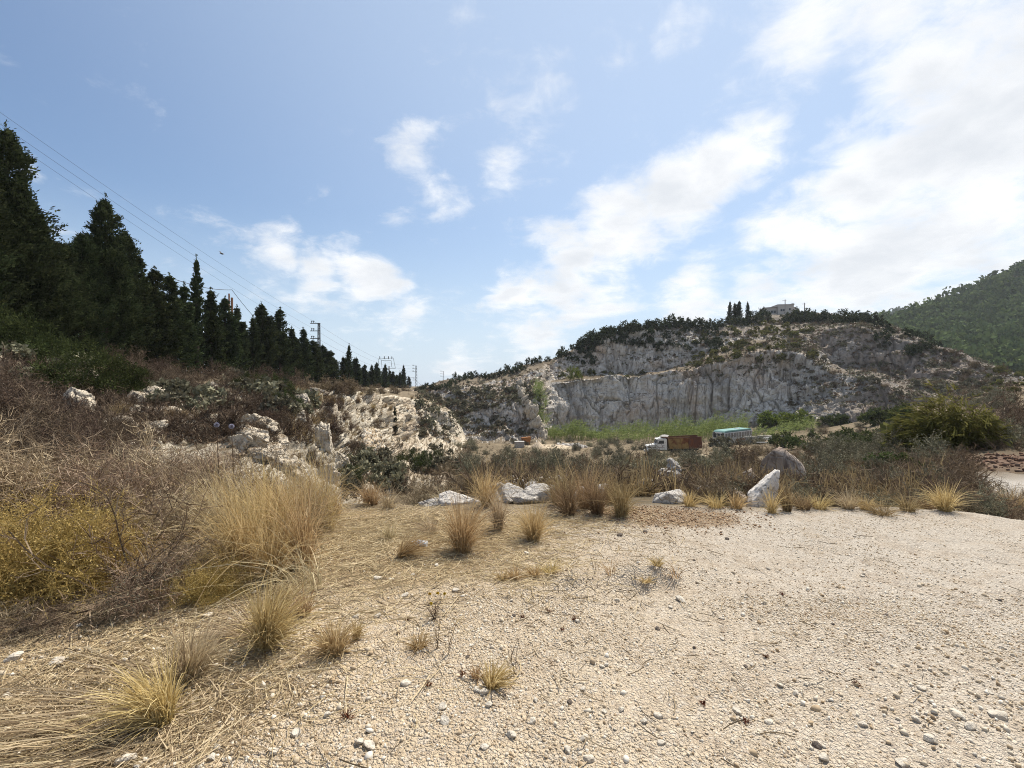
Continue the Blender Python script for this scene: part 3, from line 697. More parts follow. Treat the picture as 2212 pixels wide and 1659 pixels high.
NUM = "nearest second third fourth fifth sixth seventh eighth ninth tenth eleventh twelfth thirteenth fourteenth fifteenth sixteenth seventeenth eighteenth nineteenth twentieth twenty-first twenty-second twenty-third twenty-fourth twenty-fifth twenty-sixth twenty-seventh twenty-eighth twenty-ninth thirtieth thirty-first thirty-second thirty-third thirty-fourth thirty-fifth thirty-sixth thirty-seventh thirty-eighth thirty-ninth fortieth forty-first forty-second forty-third forty-fourth forty-fifth forty-sixth forty-seventh forty-eighth forty-ninth fiftieth".split()
def finish_labels():
    groups = {}
    for o, desc, u, v in REG:
        lm = min(LANDMARKS, key=lambda L: math.hypot((L[0] - u), (L[1] - v) * 1.5))
        dx, dy = u - lm[0], (v - lm[1]) * 1.5
        rel = ("right of" if dx > 0 else "left of") if abs(dx) > abs(dy) else ("below" if dy > 0 else "above")
        groups.setdefault((desc, rel, lm[2]), []).append((math.hypot(dx, dy), o))
    for (desc, rel, name), it in groups.items():
        it.sort(key=lambda x: x[0])
        for i, (_, o) in enumerate(it):
            if len(it) == 1: o["label"] = f"{desc} {rel} {name}"
            elif i == len(it) - 1 and i > 1: o["label"] = f"{desc} farthest {rel} {name}"
            elif i == 0: o["label"] = f"{desc} closest {rel} {name}"
            elif i < len(NUM): o["label"] = f"{NUM[i]} closest {desc} {rel} {name}"
            else: o["label"] = f"{desc} far {rel} {name}"

def plant_protos(name, meshes, cat, group):
    ps = []
    for i, me in enumerate(meshes): ps.append(me)
    return dict(name=name, meshes=ps, cat=cat, group=group)
def put(proto, loc, size, desc, u, v, rnd, squash=None, rz=None):
    me = proto['meshes'][rnd.randrange(len(proto['meshes']))]
    o = obj(proto['name'], me); o.location = loc
    s = size; o.scale = (s, s, s * (squash if squash else rnd.uniform(.8, 1.1))); o.rotation_euler = (0, 0, rnd.uniform(0, 6.28) if rz is None else rz)
    tag(o, None, proto['cat'], proto['group']); reg(o, desc, u, v)
    return o
rnd = random.Random(4)

# unit-size (radius about 0.5, height about 0.8) distant plants; scaled on placement
def far_dome(seed, mat, n=420, size=.16, Hh=.8, clumps=20, asp=.6): return quick("foliage", [leaf_dome(seed, .5, Hh, n, size, clumps, asp)], mat)
P_ridge = plant_protos("evergreen_bush", [far_dome(100 + i, M['darkLeaf'], 520, .12, .85, 24) for i in range(5)], "bush", None)
P_olive = plant_protos("olive_shrub", [far_dome(120 + i, M['oliveLeaf'], 380, .15, .75) for i in range(4)], "shrub", None)
P_dark = plant_protos("dark_shrub", [far_dome(130 + i, M['greyLeaf'], 380, .15, .75) for i in range(4)], "shrub", None)
P_green = plant_protos("green_bush", [far_dome(140 + i, M['midLeaf'], 900, .10, .8, 34) for i in range(4)], "bush", None)
M['broomLeaf'] = plant_mat('broom_leaves', [(.020, .027, .012), (.046, .058, .022), (.085, .098, .038)], .2, .2)
P_broom = plant_protos("green_bush", [quick("foliage", [leaf_dome(160 + i, .5, .75, 5200, .042, 60, .3, .7, .5, .16)], M['broomLeaf']) for i in range(3)], "bush", None)
P_bright = plant_protos("bright_green_bush", [far_dome(150 + i, M['brightLeaf'], 900, .10, .85, 34) for i in range(3)], "bush", None)
def mixed(seed, R_=.5, Hh=.8, n1=16, n2=9, n3=4, w=.012, leafmat=None, leaves=0, mat=None, lsz=.05):
    tw, tips = twig_parts(seed, R_, Hh, n1, n2, n3, w)
    if leaves:
        rg = np.random.default_rng(seed + 5); pick = tips.reshape(-1, 3)[rg.integers(0, tips.shape[0] * tips.shape[1], leaves)]
        tw = tw + [cards(pick + rg.normal(0, .02, pick.shape), lsz * rg.uniform(.6, 1.3, leaves), lsz * .5, rg.normal(size=(leaves, 3)) + np.array([0, 0, .4]), seed)]
    return quick("shrub", tw, mat or M['twig'])
P_dry = plant_protos("dry_shrub", [mixed(200 + i, n1=22, n2=9, n3=4, w=.016, leaves=700, mat=M['brownLeaf'], lsz=.06) for i in range(5)], "shrub", None)
P_grey = plant_protos("grey_shrub", [mixed(220 + i, n1=24, n2=10, n3=4, w=.015, leaves=900, mat=M['greyLeaf'], lsz=.06) for i in range(5)], "shrub", None)
P_twig = plant_protos("bare_shrub", [mixed(240 + i, n1=26, n2=12, n3=5, w=.012, mat=M['darkTwig']) for i in range(4)], "shrub", None)
P_bank = plant_protos("bare_shrub", [mixed(250 + i, n1=26, n2=12, n3=5, w=.012, mat=M['bankTwig']) for i in range(4)], "shrub", None)
P_tuft = plant_protos("grass_clump", [quick("clump", [grass_parts(260 + i, 260, 1.0, .42, .16, .016)], M['dullStraw']) for i in range(4)], "grass", None)

def scatter(proto, boxes, n, smin, smax, desc, group, maxd=400, sink=.06, mind=2, nz=.0):
    """stand n plants where rays through the boxes meet the terrain"""
    wts = [(b[2] - b[0]) * (b[3] - b[1]) for b in boxes]
    k = 0; tries = 0
    while k < n and tries < n * 12:
        tries += 1
        b = rnd.choices(boxes, wts)[0]; u = rnd.uniform(b[0], b[2]); v = rnd.uniform(b[1], b[3])
        h = cast(u, v)
        if h is None or h[0].y > maxd or h[0].y < mind: continue
        if abs(h[2].z) < nz: continue
        if h[0].y < 13 and 1590 < u < 1760 or h[0].y < 12 and (1370 < u < 1490 or 1030 < u < 1230) or (u > 2060 and v > 978 and h[0].y < 22): continue
        s = rnd.uniform(smin, smax); p = h[0]; s *= min(1, max(.38, p.y / 30))
        o = put(proto, (p.x, p.y, p.z - sink * s), s, desc, u, v - s * .4 / p.y * F, rnd); o["group"] = group
        k += 1
def one(proto, u, v, d, size, desc, group=None, squash=None, rz=None):
    p = at(u, d) if d else hit(u, v)[0]
    o = put(proto, (p.x, p.y, p.z - .05 * size), size, desc, u, v, rnd, squash, rz)
    if group: o["group"] = group
    elif "group" in o: del o["group"]
    return o

# ------------------------------------------------------------------ cypress row on the western bank
CYP = []
for i in range(6):
    cm = quick("crown", cypress_parts(300 + i, 12.0, [1.7, 1.5, 1.9, 1.35, 1.6, 1.8][i], 230, 38, [3, 2, 4, 1, 3, 5][i]), M['cypress'])
    CYP.append((cm, trunk_mesh("trunk", 10.5, .16, M['bark'], i)))
fine = [(quick("crown", cypress_parts(340 + i, 12.0, [2.1, 1.9][i], 330, 62, [4, 5][i], .22, 1.05), M['cypress']), CYP[i][1]) for i in range(2)]
def cypress(x, y, top, variant, wscale, label, group, name="cypress_tree", rz=None, z=None):
    z = drop(x, y, True) if z is None else z; h = top - z
    o = empty(name, (x, y, z - .1), rnd.uniform(0, 6.28) if rz is None else rz)
    cr = obj("crown", variant[0], o); tr = obj("trunk", variant[1], o)
    s = h / 12.4; cr.scale = (wscale, wscale, s); tr.scale = (1, 1, s); cr.location.z = -.15 * s
    tag(o, label, "cypress", group); return o
ROW = "cypresses in the windbreak row"
tops = [(-95, 250), (-40, 300), (14, 262), (58, 415), (96, 500), (132, 515), (178, 495), (228, 420), (268, 490), (300, 545), (334, 575), (366, 590), (424, 552), (398, 610), (455, 622), (486, 640), (512, 659), (546, 681), (565, 652), (605, 664), (630, 705), (655, 707), (676, 732), (697, 743), (715, 756),
        (741, 769), (754, 742), (770, 771), (788, 786), (803, 787), (814, 782), (832, 785), (849, 801), (864, 803), (872, 788), (883, 812)]
ords = {14: "tallest ragged cypress at the near end of the windbreak row", 228: "broad many-topped cypress standing well above its windbreak neighbours", 424: "narrow columnar cypress rising above the middle of the windbreak",
        565: "round-topped dark cypress just left of the power pole group", 605: "cypress with a thin whip-like leader near the lattice pole", 754: "cypress with a long thin spire right of the lattice pole",
        872: "last tall pointed cypress at the far end of the windbreak", 832: "blunt-topped far cypress below the switch frame"}
lastlab = None
for i, (u, v) in enumerate(tops):
    d = 24 / ((U0 - u) / F - .105); d += rnd.uniform(-.6, .6)
    x = (u - U0) / F * d; top = zof(v, d)
    var = fine[i % 2] if d < 34 else CYP[rnd.randrange(6)]
    if u in ords: lb = ords[u]
    else:
        nb = min(ords, key=lambda q: abs(q - u)); side = "left" if u < nb else "right"
        between = sorted(t_[0] for t_ in tops if t_[0] not in ords and min(u, nb) <= t_[0] <= max(u, nb))
        k = len(between) if u > nb else len(between)
        short = {14: "the tallest near cypress", 228: "the broad many-topped cypress", 424: "the narrow columnar cypress", 565: "the round-topped cypress", 605: "the whip-topped cypress", 754: "the thin-spired cypress", 872: "the last tall cypress", 832: "the blunt-topped cypress"}[nb]
        lb = f"dark cypress, {['first','second','third','fourth','fifth','sixth'][k-1]} to the {side} of {short}"
    wsc = (.86 if d < 60 else .98) * rnd.uniform(.85, 1.15)
    if u == 424: wsc *= .7; var = CYP[3]
    if u == 754: wsc *= .8; var = CYP[3]
    if d > 90: wsc *= .9
    cypress(x, d, top, var, wsc, lb, ROW)
# a second line behind fills the row
rg2 = random.Random(11)
for i in range(40):
    d = 27 + i * 2.9 + i * i * .045; x = -26.6 - .105 * d + rg2.uniform(-.5, .5)
    u = U0 + x / d * F
    ft = np.interp(u, [t_[0] for t_ in tops], [t_[1] for t_ in tops])
    ft = 829 - (829 - ft) * rg2.uniform(.66, .88)
    o = cypress(x, d, max(zof(ft, d), drop(x, d) + 4), CYP[rg2.randrange(6)], rg2.uniform(.85, 1.1), "lower cypress half hidden behind the front windbreak row", "cypresses of the rear windbreak line")
    reg(o, "lower rear-row cypress", u, ft)
#PART3
# ------------------------------------------------------------------ lone trees
def lone_cyp(u, vtop, vbase, label, d=None, wsc=.6, var=3, group=None):
    zz = None
    if d is None: p = hit(u, vbase)[0]; d = p.y; x = p.x; zz = p.z - .3
    else: x = (u - U0) / F * d
    return cypress(x, d, zof(vtop, d), CYP[var], wsc, label, group, z=zz)
lone_cyp(853, 876, 934, "small dark cypress alone against the cream quarry wall", None, .33)
for u, vt, sx, lb in ((1577, 650, .62, "leftmost of the four hilltop cypresses"), (1587, 654, .62, "second cypress from the left of the hilltop four"), (1597, 649, .55, "tall slim hilltop cypress, third from the left of four"), (1615, 651, .58, "hilltop cypress standing apart, nearest the house")):
    lone_cyp(u, vt, 690, lb, 178, sx * 1.35, rnd.choice((0, 2, 3)), "four hilltop cypresses")
ps = empty("pine_sapling", at(1240, 10)); pp = hit(1240, 820)[0]; ps.location = pp
cr = obj("crown", quick("crown", [leaf_dome(401, 1.5, 3.2, 1600, .28, 40, .35, .8)], M['brightLeaf']), ps); obj("trunk", trunk_mesh("trunk", 2.4, .09, M['bark'], 5), ps)
sp_ = pp.y / 133.0; cr.scale = (sp_ * 1.5, sp_ * 1.5, sp_ * 1.35); tag(ps, "bright yellow-green pine sapling on the ledge above the cliff", "pine")

# ------------------------------------------------------------------ hill vegetation
sk = [(900, 843), (940, 836), (985, 822), (1015, 808), (1060, 810), (1110, 798), (1150, 780), (1180, 770), (1215, 752), (1250, 744), (1300, 722), (1350, 711), (1420, 704), (1480, 699), (1540, 702), (1570, 697), (1620, 686), (1700, 679)]
us = [s_[0] for s_ in sk]; vs_ = [s_[1] for s_ in sk]
u = 915
while u < 1560:
    v = float(np.interp(u, us, vs_)) + rnd.uniform(4, 10); h = cast(u, v)
    if h:
        s = rnd.uniform(2.0, 3.8) if u < 1200 else rnd.uniform(3.2, 5.4)
        o = put(P_ridge, h[0] - Vector((0, 0, .35 * s * .3)), s, "rounded evergreen bush", u, v - 8, rnd); o["group"] = "evergreen bushes along the ridge"
    u += rnd.uniform(6, 12)
for u, v, s, d_ in ((985, 816, 5.6, "bright-edged"), (1012, 804, 5.2, "dark"), (1095, 795, 4.4, "dark"), (1122, 790, 5.0, "dark"), (1216, 756, 6.0, "dark"), (1278, 738, 6.2, "dark"), (1310, 724, 6.6, "dark"), (1370, 714, 6.0, "dark"), (1405, 708, 6.4, "dark"), (1450, 702, 7.4, "dark"), (1475, 700, 7.0, "dark"),
                    (1650, 684, 7.6, "smooth"), (1700, 694, 8.5, "smooth"), (1725, 690, 9.0, "broad"), (1745, 688, 8.0, "broad"), (1625, 690, 6.5, "dark"), (1575, 700, 7.0, "dark"), (1600, 702, 7.0, "dark"), (1868, 694, 8.5, "large"), (1890, 700, 8.0, "large"), (1905, 712, 6.5, "large"), (1988, 728, 6.0, "large"), (2000, 736, 5.5, "large")):
    h = hit(u, v)
    o = put(P_ridge, h[0] - Vector((0, 0, .5)), s * rnd.uniform(.9, 1.1) * .75, f"{d_} evergreen tree crown", u, v - 12, rnd); o["group"] = "large evergreens on the crest"
scatter(P_ridge, [(1230, 712, 1560, 745), (1180, 745, 1290, 790)], 60, 1.8, 3.4, "evergreen bush under the crest", "evergreen bushes under the crest")
scatter(P_olive, [(1480, 715, 1760, 795), (1200, 806, 1470, 816), (1560, 690, 1700, 730)], 120, 1.4, 3.2, "olive shrub on the ledge", "olive shrubs on the cliff ledge", nz=.5)
scatter(P_dark, [(900, 835, 1170, 945)], 130, 1.2, 2.6, "small dark shrub on the slope", "dark shrubs on the central mound", nz=.35)
scatter(P_dark, [(1700, 690, 2160, 860), (1180, 900, 1350, 930)], 60, 1.4, 2.8, "dark shrub on the rock", "dark shrubs on the eastern rocks", nz=.5)
scatter(P_dry, [(1500, 690, 1760, 780), (1750, 800, 1920, 850), (2000, 760, 2180, 850), (1730, 676, 1880, 706)], 90, 1.3, 2.6, "brown shrub on the hillside", "brown shrubs on the hillside")
scatter(P_bright, [(1640, 912, 1735, 925)], 9, 3.4, 5.0, "bright green pit bush", "green bushes at the foot of the cliff")
scatter(P_green, [(1625, 905, 1700, 922), (1775, 915, 1830, 930), (1870, 905, 1960, 925)], 12, 3.0, 4.4, "green pit bush", "green bushes at the foot of the cliff")

def stuff_tufts(name, boxes, n, size, mat, gen, maxd=500):
    V, Q, T, o = [], [], [], 0
    wts = [(b[2] - b[0]) * (b[3] - b[1]) for b in boxes]; k = tr = 0
    protos = [gen(i) for i in range(6)]
    while k < n and tr < n * 6:
        tr += 1; b = rnd.choices(boxes, wts)[0]; h = cast(rnd.uniform(b[0], b[2]), rnd.uniform(b[1], b[3]))
        if h is None or h[0].y > maxd or h[0].y < 7 or (h[0].y > 90 and abs(h[2].z) < .45): continue
        v, q, t_ = protos[rnd.randrange(6)]; s = rnd.uniform(*size) ; a = rnd.uniform(0, 6.28); c_, s_ = math.cos(a), math.sin(a)
        vv = v * s; vv = np.stack([vv[:, 0] * c_ - vv[:, 1] * s_, vv[:, 0] * s_ + vv[:, 1] * c_, vv[:, 2]], -1) + np.array(h[0])
        V.append(vv); Q.append(q + o); T.append(np.clip(t_ * .7 + rnd.random() * .3, 0, 1)); o += len(v); k += 1
    ob = obj(name, mesh_np(name, np.concatenate(V), quads=np.concatenate(Q), mat=mat, tint=np.concatenate(T))); tag(ob, None, None, None, "stuff")
    return ob
def dome_small(i): return leaf_dome(500 + i, .5, .6, 46, .26, 9, .6)
tag(stuff_tufts("hill_scrub", [(900, 800, 1170, 945), (1180, 700, 1760, 815), (1700, 672, 2190, 880), (1700, 672, 2000, 720)], 3200, (.5, 1.5), M['greyLeaf'], dome_small), "low grey-green scrub scattered over the rocky quarry hill", "scrub")
tag(stuff_tufts("hill_undergrowth", [(900, 800, 1170, 945), (1180, 720, 1760, 815), (1700, 676, 2190, 880), (1700, 672, 2000, 720)], 2200, (.5, 1.4), M['brownLeaf'], dome_small), "withered brown undergrowth between the rocks of the hill", "undergrowth")
tag(stuff_tufts("floor_undergrowth", [(740, 960, 1000, 1075), (985, 935, 1640, 1070), (1500, 935, 2100, 1085), (2000, 820, 2212, 975)], 4200, (.45, 1.1), M['brownLeaf'], lambda i: join(twig_parts(520 + i, .5, .7, 9, 5, 0, .03)[0])), "dry grey-brown undergrowth covering the pit floor", "undergrowth")
tag(stuff_tufts("bank_undergrowth", [(0, 775, 700, 960), (480, 830, 900, 960)], 1700, (.4, 1.0), M['bankTwig'], lambda i: join(twig_parts(540 + i, .5, .7, 9, 6, 0, .03)[0])), "dark dry undergrowth on the bank below the cypresses", "undergrowth")
tag(stuff_tufts("floor_grass", [(1020, 960, 1640, 1075), (1540, 980, 2040, 1095), (620, 860, 900, 960)], 1000, (.3, .75), M['dullStraw'], lambda i: grass_parts(560 + i, 26, .9, .35, .22, .03, k=4)), "dry golden grass between the shrubs on the pit floor", "grass")

# wooded hillside: far-off wood that reads as one mass
def wood_mass(name, gg, n, size, label):
    nr, nc = gg.shape[:2]; rg = np.random.default_rng(77)
    ii = rg.uniform(2, nr - 6, n); jj = rg.uniform(0, nc - 1.01, n)
    i0 = ii.astype(int); j0 = jj.astype(int); fi = (ii - i0)[:, None]; fj = (jj - j0)[:, None]
    P = (gg[i0, j0] * (1 - fi) + gg[i0 + 1, j0] * fi) * (1 - fj) + (gg[i0, j0 + 1] * (1 - fi) + gg[i0 + 1, j0 + 1] * fi) * fj
    protos = [leaf_dome(600 + i, .5, .55 + .07 * i, 54, .24, 7 + 2 * i, .65) for i in range(8)]
    V, Q, T, o = [], [], [], 0
    for k in range(n):
        v, q, t_ = protos[k % 8]; s = size * (.45 + 1.1 * rg.random() ** 1.8); a = rg.uniform(0, 6.28); c_, s_ = math.cos(a), math.sin(a)
        vv = np.stack([v[:, 0] * c_ - v[:, 1] * s_, v[:, 0] * s_ + v[:, 1] * c_, v[:, 2]], -1) * s + P[k]
        V.append(vv); Q.append(q + o); T.append(np.clip(t_ * .5 + rg.random() * .5, 0, 1)); o += len(v)
    ob = obj(name, mesh_np(name, np.concatenate(V), quads=np.concatenate(Q), mat=M['wood'], tint=np.concatenate(T))); tag(ob, label, "wood", None, "stuff")
wood_mass("hillside_wood", gf, 3800, 10.0, "dense evergreen wood covering the far eastern hillside")
wood_mass("knoll_wood", gkn, 500, 14.0, "hazy wood on the distant knoll")

# reeds along the foot of the cliff
def reed_bed(name, boxes, n, label):
    rg = np.random.default_rng(88); Pb = []
    while len(Pb) < n:
        b = boxes[rnd.choices(range(len(boxes)), [x_[4] for x_ in boxes])[0]]
        d = rnd.uniform(b[2], b[3]); u = rnd.uniform(b[0], b[1]); p = at(u, d)
        if float(fbm(np.array([[p.x * .2, p.y * .2, 3.1]]), 3, .55, 95)[0]) < rnd.uniform(-.45, .0): continue
        Pb.append((p.x, p.y, p.z, b[5]))
    Pb = np.array(Pb); pn_ = fbm(Pb[:, :3] * np.array([.28, .28, 0]), 3, .55, 91)
    hh = Pb[:, 3] * rg.uniform(.55, 1.1, n) * np.clip(.9 + 1.0 * pn_, .3, 1.35)
    s = np.linspace(0, 1, 4)[None, :]; lean = rg.normal(0, .17, (n, 2)) + np.array([.2, 0])
    Pl = np.stack([Pb[:, :1] + lean[:, :1] * hh[:, None] * s ** 2, Pb[:, 1:2] + lean[:, 1:] * hh[:, None] * s ** 2, Pb[:, 2:3] + hh[:, None] * s], -1)
    parts = [ribbons(Pl, np.full((n, 4), .05), 1, rg.random(n) * .6)]
    for k in range(6):
        f = rg.uniform(.3, 1.0, n); z = Pb[:, 2] + hh * f
        root = np.stack([Pb[:, 0] + lean[:, 0] * hh * f ** 2, Pb[:, 1] + lean[:, 1] * hh * f ** 2, z], -1)
        a = rg.uniform(0, 6.28, n); L = rg.uniform(.5, 1.0, n)
        t_ = np.linspace(0, 1, 4)[None, :, None]
        D = np.stack([np.cos(a) * .8 + .4, np.sin(a) * .8, np.full(n, .9)], -1)[:, None, :] * L[:, None, None]
        Lp = root[:, None, :] + D * t_ + np.array([0, 0, -.75]) * (t_ ** 2) * L[:, None, None]
        parts.append(ribbons(Lp, np.array([.05, .09, .06, .01])[None, :].repeat(n, 0), 3 + k, np.clip(.2 + .6 * rg.random(n), 0, 1)))
    ob = obj(name, quick(name, parts, M['reed'])); tag(ob, label, "reeds", None, "stuff")
reed_bed("reed_bed", [(1150, 1310, 108, 117, 2.2, 3.4), (1290, 1440, 98, 118, 2.2, 3.2), (1420, 1610, 98, 116, 3.2, 4.6), (1600, 1760, 92, 106, 1.0, 2.2)], 2600, "tall yellow-green reeds along the foot of the cliff")

# ------------------------------------------------------------------ pit floor shrubs
FL = "dry shrubs on the pit floor"
scatter(P_grey, [(985, 955, 1400, 1040), (1280, 935, 1400, 960), (1380, 984, 1560, 1030)], 105, 1.4, 2.6, "grey-green shrub", "grey-green shrubs on the pit floor", sink=.02)
scatter(P_dry, [(985, 985, 1400, 1060), (1500, 965, 1660, 1060)], 60, 1.2, 2.4, "brown dry shrub", FL, sink=.02)
scatter(P_twig, [(820, 1000, 1080, 1072), (1560, 970, 1720, 1060), (1700, 1010, 2050, 1085)], 46, .9, 1.9, "bare twiggy shrub", "bare shrubs on the slope into the pit", sink=.02)
scatter(P_dry, [(1720, 935, 2050, 1075)], 36, 1.0, 2.2, "brown dry shrub", FL, sink=.02)
scatter(P_grey, [(1720, 930, 2040, 1075), (2090, 860, 2212, 965), (1740, 905, 1960, 935)], 80, 1.3, 2.6, "grey-green shrub", "grey-green shrubs on the pit floor", sink=.02)
scatter(P_dark, [(860, 970, 1000, 1020), (740, 985, 860, 1070)], 30, 1.2, 2.4, "dark shrub in the gully", "dark shrubs in the gully", sink=.02)
for u, v, s, lb in ((880, 1008, 3.0, "drooping green bush at the foot of the bank"), (915, 1015, 2.4, "second green bush at the foot of the bank"), (940, 995, 2.2, "small green bush beside the drooping ones"), (762, 1045, 1.5, "fresh green bush in the gully behind the tall grass")):
    one(P_broom, u, v, None, s, lb)
for u, v, s in ((1575, 1000, 2.0), (1560, 985, 2.4)): one(P_dark, u, v, None, s, "dark leafy shrub in front of the bus", "dark shrubs in front of the bus")
for u, v, s in ((1695, 965, 3.2), (1720, 970, 2.6), (1675, 960, 2.4)): one(P_green, u, v, None, s, "dark green broad-leaved bush behind the boulder", "broad-leaved bushes behind the boulder")
for u, v, s in ((1830, 960, 2.6), (1850, 965, 2.2), (1810, 955, 2.0), (1905, 915, 3.0)): one(P_green, u, v, None, s, "yellow-green leafy shrub", "leafy shrubs in the eastern scrub")
# big willow-like bush in the east: long fine sprays
wb = empty("willow_bush", at(2046, 22)); rg = np.random.default_rng(91)
tw, tips = twig_parts(91, 1.75, 2.35, 60, 16, 4, .03, l2=.36)
obj("branches", quick("branches", tw[:2], M['darkTwig']), wb)
pk = tips.reshape(-1, 3); pk = pk[rg.integers(0, len(pk), 15000)]
s = np.linspace(0, 1, 3)[None, :, None]; D = unit(pk * np.array([1, 1, .4]) + rg.normal(0, .8, pk.shape)) * rg.uniform(.2, .5, (len(pk), 1)) + np.array([-.14, 0, .02])
obj("leaves", quick("leaves", [ribbons(pk[:, None, :] + D[:, None, :] * s + np.array([0, 0, -.12]) * s ** 2, np.array([.03, .045, .01])[None, :].repeat(len(pk), 0), 4, np.clip(.12 + .6 * pk[:, 2] / 3 * rg.random(len(pk)) + .3 * rg.random(len(pk)), 0, 1))], M['willow']), wb)
tag(wb, "large yellow-green willow-like bush beyond the gravel track", "bush")
for u, v, d, s, lb in ((2150, 960, 24, 4.6, "dark brown thicket right of the willow-like bush"), (2195, 950, 26, 5.0, "dark thicket at the eastern edge above the red soil"), (1985, 960, 23, 3.2, "olive bush left of the willow-like bush")):
    one(P_twig if u > 2100 else P_olive, u, v, d, s * .9, lb)

# ------------------------------------------------------------------ bank below the cypresses
BK = "brown shrubs on the bank below the cypresses"
scatter(P_bank, [(230, 800, 720, 850)], 34, 1.5, 2.6, "brown bare shrub under the cypresses", BK, sink=.02, mind=9)
scatter(P_bank, [(480, 830, 780, 950), (690, 870, 820, 930)], 44, .8, 1.7, "brown shrub on the bank", BK, sink=.02, mind=9)
scatter(P_bank, [(640, 900, 780, 1010)], 22, .8, 1.5, "dark bare shrub on the bank", BK, sink=.02, mind=9)
scatter(P_dark, [(430, 820, 660, 900), (0, 770, 280, 830), (250, 830, 480, 900)], 36, 1.2, 2.2, "dark green shrub on the bank", "dark green shrubs on the bank", sink=.02, mind=9)
for u, v, d, s, lb in ((185, 868, 17, 3.4, "domed dark green broom bush above the grey block"), (95, 800, 19, 3.0, "green bush under the nearest cypress"), (20, 790, 19, 3.4, "green bush at the western edge under the cypresses"), (245, 860, 17.5, 2.4, "small domed green bush beside the broom"),
                       (590, 860, 27, 2.6, "dark ivy-green bush on top of the bank"), (615, 890, 24, 2.0, "green bush spilling over the outcrop edge"), (540, 850, 30, 2.2, "olive green bush behind the bank rocks")):
    one(P_broom, u, v, d, s, lb)
scatter(P_tuft, [(230, 880, 480, 925), (640, 850, 900, 900)], 26, .6, 1.0, "orange-brown grass tuft on the bank", "grass tufts on the bank", sink=.0, mind=9)
#PART4

scatter(P_dry, [(640, 836, 930, 852)], 46, 1.2, 2.4, "brown shrub topping the cream wall", "brown shrubs along the top of the cream wall", sink=.02)
scatter(P_olive, [(2130, 770, 2212, 850)], 24, 1.4, 2.8, "olive shrub below the wood", "olive shrubs at the foot of the wooded hill", sink=.02)
for u, d, s in ((1405, 69, 1.6), (1420, 68, 1.9), (1438, 69, 1.5), (1456, 68, 2.0), (1475, 69, 1.8), (1492, 70, 1.4)): one(P_grey, u, 0, d, s, "grey-green shrub hiding the wheels", "shrubs in front of the dump truck")
for u, d, s in ((1548, 80, 2.2), (1562, 79, 2.5), (1590, 81, 1.9), (1606, 80, 2.2), (1622, 81, 2.4), (1640, 80, 2.4)): one(P_dark if u < 1580 else P_grey, u, 0, d + 3, s * 1.35, "leafy shrub hiding the bus side" if u < 1580 else "bare shrub hiding the bus side", "shrubs in front of the bus")

scatter(P_ridge, [(1560, 684, 1900, 700)], 40, 2.6, 5.0, "evergreen crest bush", "evergreen bushes on the crest")
scatter(P_ridge, [(1180, 735, 1560, 760)], 26, 2.0, 3.6, "evergreen bush under the crest", "evergreen bushes under the crest")
scatter(P_ridge, [(1885, 715, 2120, 770)], 12, 2.2, 4.2, "evergreen edge bush", "evergreen bushes along the hill's eastern edge")
scatter(P_green, [(1720, 940, 2040, 1040)], 16, 1.2, 2.4, "green leafy shrub", "green shrubs in the eastern scrub", sink=.02)
scatter(P_tuft, [(1720, 1010, 2050, 1085), (1040, 1000, 1400, 1070)], 22, .5, .95, "golden grass clump", "golden grass among the pit shrubs", sink=.0)

for k in range(46):
    u = rnd.uniform(1480, 2212); d = rnd.uniform(6.25, 7.6)
    if 1590 < u < 1700 or 1400 < u < 1490: continue
    one(rnd.choice((P_dry, P_twig, P_twig, P_grey)), u, 0, d, rnd.uniform(.28, .62), "small dry shrub at the gravel edge", "small dry shrubs along the gravel edge")
for u, d, s in ((2075, 8.2, 1.0), (2110, 8.6, 1.1), (2150, 8.0, .8), (2190, 8.8, .9), (2130, 7.4, .7)): one(P_twig, u, 0, d, s, "thin bare shrub before the pale track", "thin bare shrubs before the pale track")
# ------------------------------------------------------------------ solid materials
def flat_mat(name, col, rough=.6, metal=0.0, spec=.3):
    m, t, out = new_mat(name); co = t.add('ShaderNodeTexCoord').outputs['Object']
    n = t.noise(co, 3.0, 5, .6)
    bsdf(t, out, t.mix(t.rng(n, .35, .7, 0, .45), col, tuple(c * .62 for c in col)), rough, metal, spec); return m
M['white'] = paint_mat("chalky_white_paint", (.66, .66, .64), .06, .55)
M['tipper'] = paint_mat("rusted_mustard_paint", (.25, .17, .07), .34, .8, 0, 1.3)
M['rust'] = paint_mat("brown_rust", (.085, .038, .027), .35, .85)
M['orange'] = paint_mat("orange_rust", (.24, .105, .035), .25, .8)
M['black'] = flat_mat("black_rubber", (.02, .02, .02), .9)
M['steel'] = flat_mat("dark_steel", (.045, .043, .042), .7, .3)
M['glass'] = flat_mat("dusty_window_glass", (.035, .042, .05), .25, 0, .5)
M['dullglass'] = flat_mat("dusty_bus_glass", (.20, .19, .185), .35, 0, .4)
M['teal'] = paint_mat("faded_teal_paint", (.15, .29, .27), .03, .6)
M['red'] = paint_mat("faded_red_paint", (.36, .055, .05), .1, .7)
M['maroon'] = flat_mat("maroon_stripe", (.09, .03, .04), .6)
M['concrete'] = paint_mat("grey_concrete", (.36, .34, .32), .02, .9)
M['house'] = paint_mat("pale_render", (.44, .42, .39), .0, .9)
M['tarp'] = flat_mat("grey_tarpaulin", (.33, .31, .29), .8)
M['poleWood'] = flat_mat("brown_pole", (.25, .13, .075), .85)
M['wire'] = flat_mat("cable", (.05, .05, .055), .6)
M['sand'] = flat_mat("pale_sand", (.54, .44, .32), 1.0, 0, .1)
M['plastic'] = flat_mat("scuffed_clear_plastic", (.72, .76, .80), .3, 0, .5)
M['label'] = flat_mat("pale_blue_label", (.55, .66, .80), .5)

